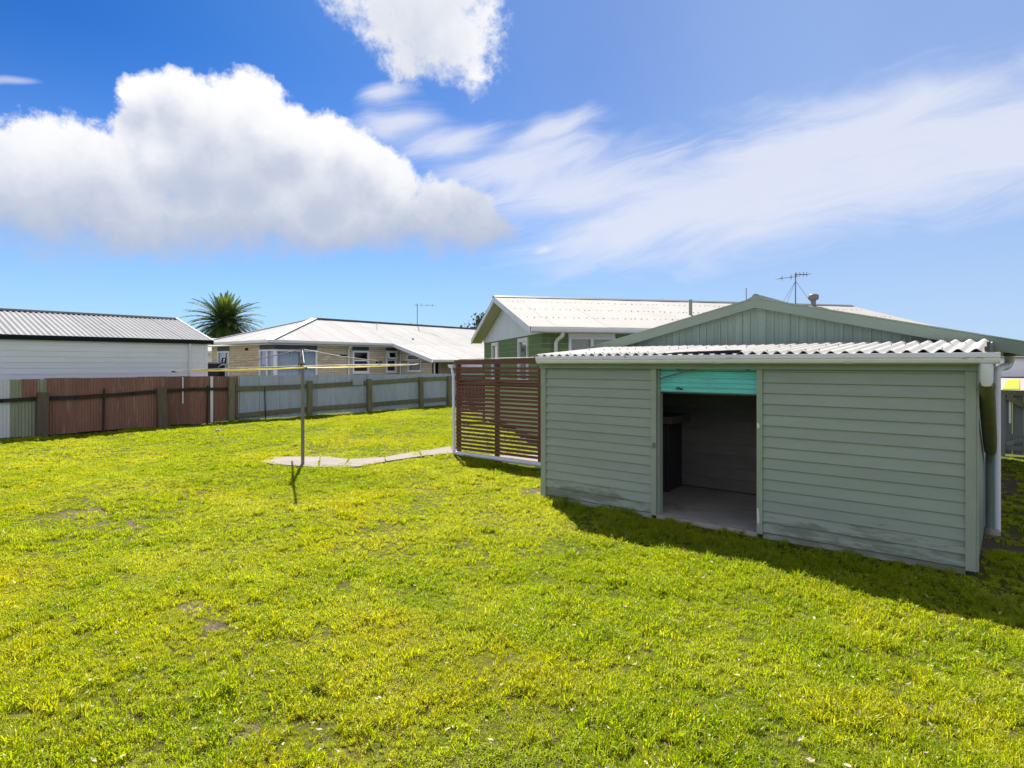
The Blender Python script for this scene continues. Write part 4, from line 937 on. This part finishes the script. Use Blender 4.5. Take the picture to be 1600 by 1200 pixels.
part('trunk', MB().tube([(0, 0, 0), (.05, 0, pz*.5), (0, 0, pz-.5), (0, 0, pz)], [.42, .36, .42, .30], 14), 'bark', palm)
variants = {k: [frond_mesh(i*7+j, *args) for j in range(2)] for i, (k, args) in enumerate({'new': (2.3, .25, 'palm_leaf_new'), 'mid': (3.0, .60, 'palm_leaf'), 'low': (2.9, .62, 'palm_leaf'), 'dead': (2.2, 1.15, 'palm_dead')}.items())}
r = random.Random(5)
for i in range(150):
    f = i/149; az = i*2.39996+r.uniform(-.15, .15)
    el = math.radians(86-132*f**.88)+r.uniform(-.08, .08)
    kind = 'new' if f < .2 else 'mid' if f < .6 else 'low' if f < .93 else 'dead'
    o = link('frond', variants[kind][i % 2], palm, (.15*math.cos(az), .15*math.sin(az), pz-.05-.35*f), (r.uniform(-.25, .25), -el, az)); s_ = r.uniform(.86, 1.08); o.scale = (s_,)*3

def leafy_tree(name, label, loc, h, rad, n, seed, trunk=.22, csz=.14):
    t = thing(name, label, 'tree', loc); r = np.random.default_rng(seed)
    tr = MB().tube([(0, 0, 0), (.05, 0, h*.35), (0, .05, h*.7)], [trunk, trunk*.75, trunk*.3], 10)
    cl_ = []
    for k in range(26):
        d_ = r.normal(size=3); d_ /= np.linalg.norm(d_); q = d_*rad*r.uniform(.35, .95)*np.array([1, 1, .8]); q[2] += h-rad*.85; cl_.append(q)
        if k < 9: tr.tube([(0, 0, h*.35), tuple(q*.5+np.array([0, 0, h*.2])), tuple(q)], [trunk*.4, trunk*.25, .02], 6)
    part('trunk', tr, 'bark', t)
    m = MB(); vs = []; fs = []
    for k in range(n):
        c = cl_[r.integers(len(cl_))]; p = c+r.normal(size=3)*rad*.17; a = r.normal(size=3); a /= np.linalg.norm(a); b = np.cross(a, r.normal(size=3)); b /= np.linalg.norm(b); s_ = csz*r.uniform(.5, 1.2)
        o = len(vs); vs += [p-a*s_, p+b*s_*.5, p+a*s_, p-b*s_*.5]; fs.append((o, o+1, o+2, o+3))
    m.add(vs, fs); cr = part('crown', m, 'leaf_dark', t); return t
X_ = (752-800)/F*48.
leafy_tree('tree', 'leafy green tree just showing behind the white gable of the green house', (*cw(X_, 48.), 0), 5.75, 1.7, 5200, 3)
leafy_tree('tree', 'far tree whose tip breaks the ridge line of the brick house', (*cw((653-800)/F*62, 62.), 0), 6.1, 1.5, 2500, 8)

# ------------------------------------------------------------------ far right yard
q1 = [ground(px, py) for px, py in ((1500, 613.5), (1760, 613.5), (1760, 588.5), (1500, 588.5))]
part('driveway', MB().prism([(x, y, -.02) for x, y in q1], (0, 0, .04)), 'pale_drive', kind='structure')
q1 = [ground(px, py) for px, py in ((1567, 609), (1593, 609), (1593, 593.5), (1575, 594))]
part('lawn_patch', MB().prism([(x, y, -.02) for x, y in q1], (0, 0, .10)), 'soil_lime', kind='structure')
fh = thing('far_house', 'distant white house with pale roof at the right edge past the garage', 'house', (*cw((1590-800)/F*88, 88), 0), math.atan2(SA, CA))
part('wall', B((-4, 0, 0), (9, 7, 3.0)), 'shed_white', fh)
part('roof', MB().prism([(-4.4, -.5, 3.0), (9.4, -.5, 3.0), (9.4, 3.5, 4.3), (-4.4, 3.5, 4.3)], (0, 0, .08)), 'roof_white', fh)
part('roof', MB().prism([(-4.4, 7.5, 3.0), (9.4, 7.5, 3.0), (9.4, 3.5, 4.3), (-4.4, 3.5, 4.3)], (0, 0, .08)), 'roof_white', fh)
part('gutter', B((-4.4, -.62, 2.86), (9.4, -.501, 3.06)), 'grey_board', fh)
part('plinth', B((-4.02, -.02, 0), (9.02, -.001, .16)), 'navy_panel', fh)
# stone by the fence
x, y = ground(341, 675)
st_ = MB(); bmx = bmesh.new(); bmesh.ops.create_icosphere(bmx, subdivisions=2, radius=.07)
for v_ in bmx.verts: v_.co = Vector((v_.co.x*1.3, v_.co.y, v_.co.z*.7))*random.uniform(.85, 1.15)
st_.add([v_.co for v_ in bmx.verts], [[v_.index for v_ in f_.verts] for f_ in bmx.faces]); bmx.free()
tag(part('stone', st_, 'stone', None, (x, y, .05)), 'small grey stone lying on the lawn near the red fence', 'stone')

# ------------------------------------------------------------------ lawn grass (instanced tufts)
def tuft_mesh(seed, n, size, hmin, hmax, wid, lean, tall=False):
    r = np.random.default_rng(seed); vs = []; fs = []; tone = []
    # blades gather in little clumps
    nc = max(3, int(n/14)); cc = r.uniform(-size/2, size/2, (nc, 2)); ct = r.uniform(0, 1, nc); ch = r.uniform(.7, 1.15, nc)
    for k in range(n):
        c = r.integers(nc); b = cc[c]+r.normal(0, size*.07, 2); h = r.uniform(hmin, hmax)*ch[c]
        az = r.uniform(0, 2*math.pi); out = np.array([math.cos(az), math.sin(az)]); ln = lean*h*abs(r.normal(.6, .55)); w = wid*r.uniform(.6, 1.3)
        fa = az+math.pi/2+r.normal(0, .6); sd = np.array([math.cos(fa), math.sin(fa)])*w*.5
        o = len(vs); m1 = b+out*ln*.30; m2 = b+out*ln*.72; tp = b+out*ln*1.15
        vs += [(*(b-sd*.8), -.012), (*(b+sd*.8), -.012), (*(m1+sd), h*.48), (*(m1-sd), h*.48), (*(m2+sd*.75), h*.82), (*(m2-sd*.75), h*.82), (*tp, h*(.93 if ln < h else .8))]
        fs += [(o, o+1, o+2, o+3), (o+3, o+2, o+4, o+5), (o+5, o+4, o+6)]
        tone += [(np.clip(.55*ct[c]+.45*r.uniform(), 0, 1), r.uniform(), r.uniform(), 1)]*7
    me = bpy.data.meshes.new('tuft'); me.from_pydata(vs, [], fs); me.materials.append(MATS['grass_blade'])
    at = me.attributes.new('tone', 'FLOAT_COLOR', 'POINT'); at.data.foreach_set('color', np.array(tone, dtype=np.float32).ravel())
    return me
tc_ = bpy.data.collections.new('tufts')
specs = [(100, .165, .020, .046, .0050, .9)]*5+[(90, .15, .032, .066, .0054, .8)]*4+[(75, .165, .014, .032, .0048, 1.3)]*3+[(60, .12, .05, .095, .0062, .8)]*2
for i, sp in enumerate(specs):
    o = bpy.data.objects.new('tuft_%02d' % i, tuft_mesh(100+i, *sp)); tc_.objects.link(o)
def vnoise(x, y, s, seed):
    """smooth value noise, two octaves"""
    r = np.random.default_rng(seed); tab = r.uniform(0, 1, (257, 257)); tot = 0
    for a, k in ((.65, 1.), (.35, 2.3)):
        u_, v_ = x*s*k+91.3, y*s*k+57.7; i, j = np.floor(u_).astype(int), np.floor(v_).astype(int); f, g_ = u_-i, v_-j; f = f*f*(3-2*f); g_ = g_*g_*(3-2*g_)
        t = lambda p, q_: tab[p % 257, q_ % 257]
        tot = tot+a*((t(i, j)*(1-f)+t(i+1, j)*f)*(1-g_)+(t(i, j+1)*(1-f)+t(i+1, j+1)*f)*g_)
    return tot
def inpoly(P, x, y):
    c = np.zeros(len(x), bool); n = len(P)
    for i in range(n):
        (x1, y1), (x2, y2) = P[i], P[(i+1) % n]
        c ^= ((y1 > y) != (y2 > y)) & (x < (x2-x1)*(y-y1)/(y2-y1+1e-12)+x1)
    return c
def lawn_points():
    out = []
    for d0, d1, sp in ((1.2, 6.5, .066), (6.5, 13, .088), (13, 36, .125)):
        dd = np.arange(d0, d1, sp); X, D = np.meshgrid(np.arange(-36, 36, sp), dd); X = X.ravel(); D = D.ravel()
        X = X+RNG.uniform(-.5, .5, X.size)*sp; D = D+RNG.uniform(-.5, .5, X.size)*sp
        k = (np.abs(X) < D*.95+1.6); out.append((X[k], D[k], np.full(k.sum(), sp)))
    X = np.concatenate([o[0] for o in out]); D = np.concatenate([o[1] for o in out]); sp = np.concatenate([o[2] for o in out])
    U, N = CA*X-SA*D, SA*X+CA*D
    keep = (U > -21.42) & (N < 30)
    keep &= ~((U > UL-.02) & (U < UR+.06) & (N > FN-.06))                          # shed + garage
    keep &= ~((U > -.3) & (N > 17.5))
    keep &= ~((U > -9.9) & (N > TN-.12) & (N < TN+.06) & (U < UL))
    for P in path_polys: keep &= ~(inpoly(P, U, N) & inpoly(P+(P.mean(0)-P)*np.array([.26, .26]), U, N))
    # footprint of the green house
    a = math.atan2(SA, CA)+PH; lx = (U-gx)*math.cos(a)+(N-gy)*math.sin(a); ly = -(U-gx)*math.sin(a)+(N-gy)*math.cos(a)
    keep &= ~((lx > 0) & (ly > 0))
    # thin and bare places
    bare = vnoise(U, N, 1.1, 3)*.6+vnoise(U, N, 3.6, 4)*.4
    thin = np.clip((bare-.66)/.10, 0, 1)*.45*np.clip((16-np.hypot(U, N))/6, 0, 1)
    def spot(px, py, r, w):
        x, y = ground(px, py); return w*np.exp(-((U-x)**2+(N-y)**2)/r**2)
    for s_ in ((305, 958, .22, 1.1), (335, 985, .16, 1.0), (270, 935, .2, .6), (150, 800, .6, .55), (185, 815, .45, .6), (835, 768, .35, .9), (130, 850, .5, .4), (372, 1140, .12, .9), (1330, 1040, .3, .4), (225, 840, .3, .6), (560, 1035, .16, .6), (480, 1010, .2, .6), (1560, 900, .5, .5), (1400, 960, .4, .35), (1180, 1180, .3, .35)): thin = np.maximum(thin, spot(*s_))
    shade_side = (U > UR+.05) & (N > 8.6); thin = np.maximum(thin, np.where(shade_side, .72, 0))
    gap = vnoise(U, N, 7.5, 12); thin = np.maximum(thin, np.clip((.27-gap)/.06, 0, 1)*.80*np.clip((14-np.hypot(U, N))/5, .0, 1))
    edge = np.minimum.reduce([np.abs(N-FN)+10*((U < UL) | (U > UR)), np.abs(U+21.4)])
    keep &= RNG.uniform(0, 1, U.size) > thin
    U, N, sp, bare, gap = U[keep], N[keep], sp[keep], bare[keep], gap[keep]
    hgt = vnoise(U, N, .8, 9); h2 = vnoise(U, N, 2.6, 10)
    idx = np.where(h2 > .60, RNG.integers(5, 9, U.size), np.where(h2 < .40, RNG.integers(9, 12, U.size), RNG.integers(0, 5, U.size)))
    rnd = RNG.uniform(0, 1, U.size); idx = np.where(rnd < .02, RNG.integers(12, 14, U.size), idx); idx = np.where(rnd > .80, RNG.integers(0, 9, U.size), idx)
    low = gap < .44; idx = np.where(low, RNG.integers(9, 12, U.size), idx)
    scl = np.where(low, .75, 1.)*np.clip(.45+.55*hgt+.75*(vnoise(U, N, 4.2, 14)-.15), .55, 1.35)*RNG.uniform(.82, 1.18, U.size)*np.where(sp > .15, 1.12, 1.)
    near_wall = (np.abs(N-FN+.1) < .12) & (U > UL) & (U < UR); idx = np.where(near_wall & (rnd < .25), 12, idx)
    Z = np.array([gz(a_, b_) for a_, b_ in zip(U, N)])
    return U, N, Z, idx, scl
U_, N_, Z_, I_, S_ = lawn_points()
print('grass tufts', len(U_))
me = bpy.data.meshes.new('lawn_grass'); me.from_pydata(np.stack([U_, N_, Z_], 1).tolist(), [], [])
for nm_, ty, data in (('pick', 'INT', I_.astype(np.int32)), ('size', 'FLOAT', S_.astype(np.float32)), ('spin', 'FLOAT', RNG.uniform(0, 6.283, len(U_)).astype(np.float32))):
    at = me.attributes.new(nm_, ty, 'POINT'); at.data.foreach_set('value', data)
lawn = link('lawn_grass', me, kind='stuff')
ng = bpy.data.node_groups.new('lawn_grass', 'GeometryNodeTree')
ng.interface.new_socket('Geometry', in_out='INPUT', socket_type='NodeSocketGeometry'); ng.interface.new_socket('Geometry', in_out='OUTPUT', socket_type='NodeSocketGeometry')
T = NT(ng); gi = T.new('NodeGroupInput'); go = T.new('NodeGroupOutput'); ip = T.new('GeometryNodeInstanceOnPoints'); ci = T.new('GeometryNodeCollectionInfo')
ci.inputs['Collection'].default_value = tc_; ci.inputs['Separate Children'].default_value = True; ci.inputs['Reset Children'].default_value = True
def nattr(n_, ty):
    q_ = T.new('GeometryNodeInputNamedAttribute', data_type=ty); q_.inputs[0].default_value = n_; return next(s for s in q_.outputs if s.enabled and s.name == 'Attribute')
T.l.new(gi.outputs[0], ip.inputs['Points']); T.l.new(ci.outputs[0], ip.inputs['Instance']); ip.inputs['Pick Instance'].default_value = True
T.l.new(nattr('pick', 'INT'), ip.inputs['Instance Index'])
cb = T.new('ShaderNodeCombineXYZ'); T.l.new(nattr('spin', 'FLOAT'), cb.inputs[2]); e2r = T.new('FunctionNodeEulerToRotation'); T.l.new(cb.outputs[0], e2r.inputs[0]); T.l.new(e2r.outputs[0], ip.inputs['Rotation'])
T.l.new(nattr('size', 'FLOAT'), ip.inputs['Scale']); T.l.new(ip.outputs[0], go.inputs[0])
md = lawn.modifiers.new('grass', 'NODES'); md.node_group = ng

# dead leaves and clippings lying in the turf
dm = MB(); r = np.random.default_rng(21)
for k in range(900):
    d_ = 2.6+12*r.uniform()**1.7; X_ = r.uniform(-.9, .9)*d_; x, y = cw(X_, d_)
    if (UL-.1 < x < .1 and y > FN-.3) or (x > -9.9 and y > TN-.3 and x < UL): continue
    a = r.uniform(0, 6.28); s_ = r.uniform(.006, .017); t_ = Vector((math.cos(a), math.sin(a), r.uniform(-.3, .5))).normalized(); n_ = Vector((-math.sin(a), math.cos(a), r.uniform(-.4, .4))).normalized(); p = Vector((x, y, gz(x, y)+r.uniform(.02, .045)))
    dm.add([p-t_*s_*1.3, p-t_*s_*.3+n_*s_*.6+Vector((0, 0, .006)), p-t_*s_*.3, p-t_*s_*.3-n_*s_*.6+Vector((0, 0, .007)), p+t_*s_*.5+n_*s_*.45+Vector((0, 0, .01)), p+t_*s_*.5, p+t_*s_*.5-n_*s_*.45+Vector((0, 0, .008)), p+t_*s_*1.4+Vector((0, 0, .012))],
           [(0, 2, 1), (0, 3, 2), (1, 2, 5, 4), (2, 3, 6, 5), (4, 5, 7), (5, 6, 7)], True)
part('dead_leaves', dm, 'dry_leaf', kind='stuff')
bpy.context.view_layer.update()
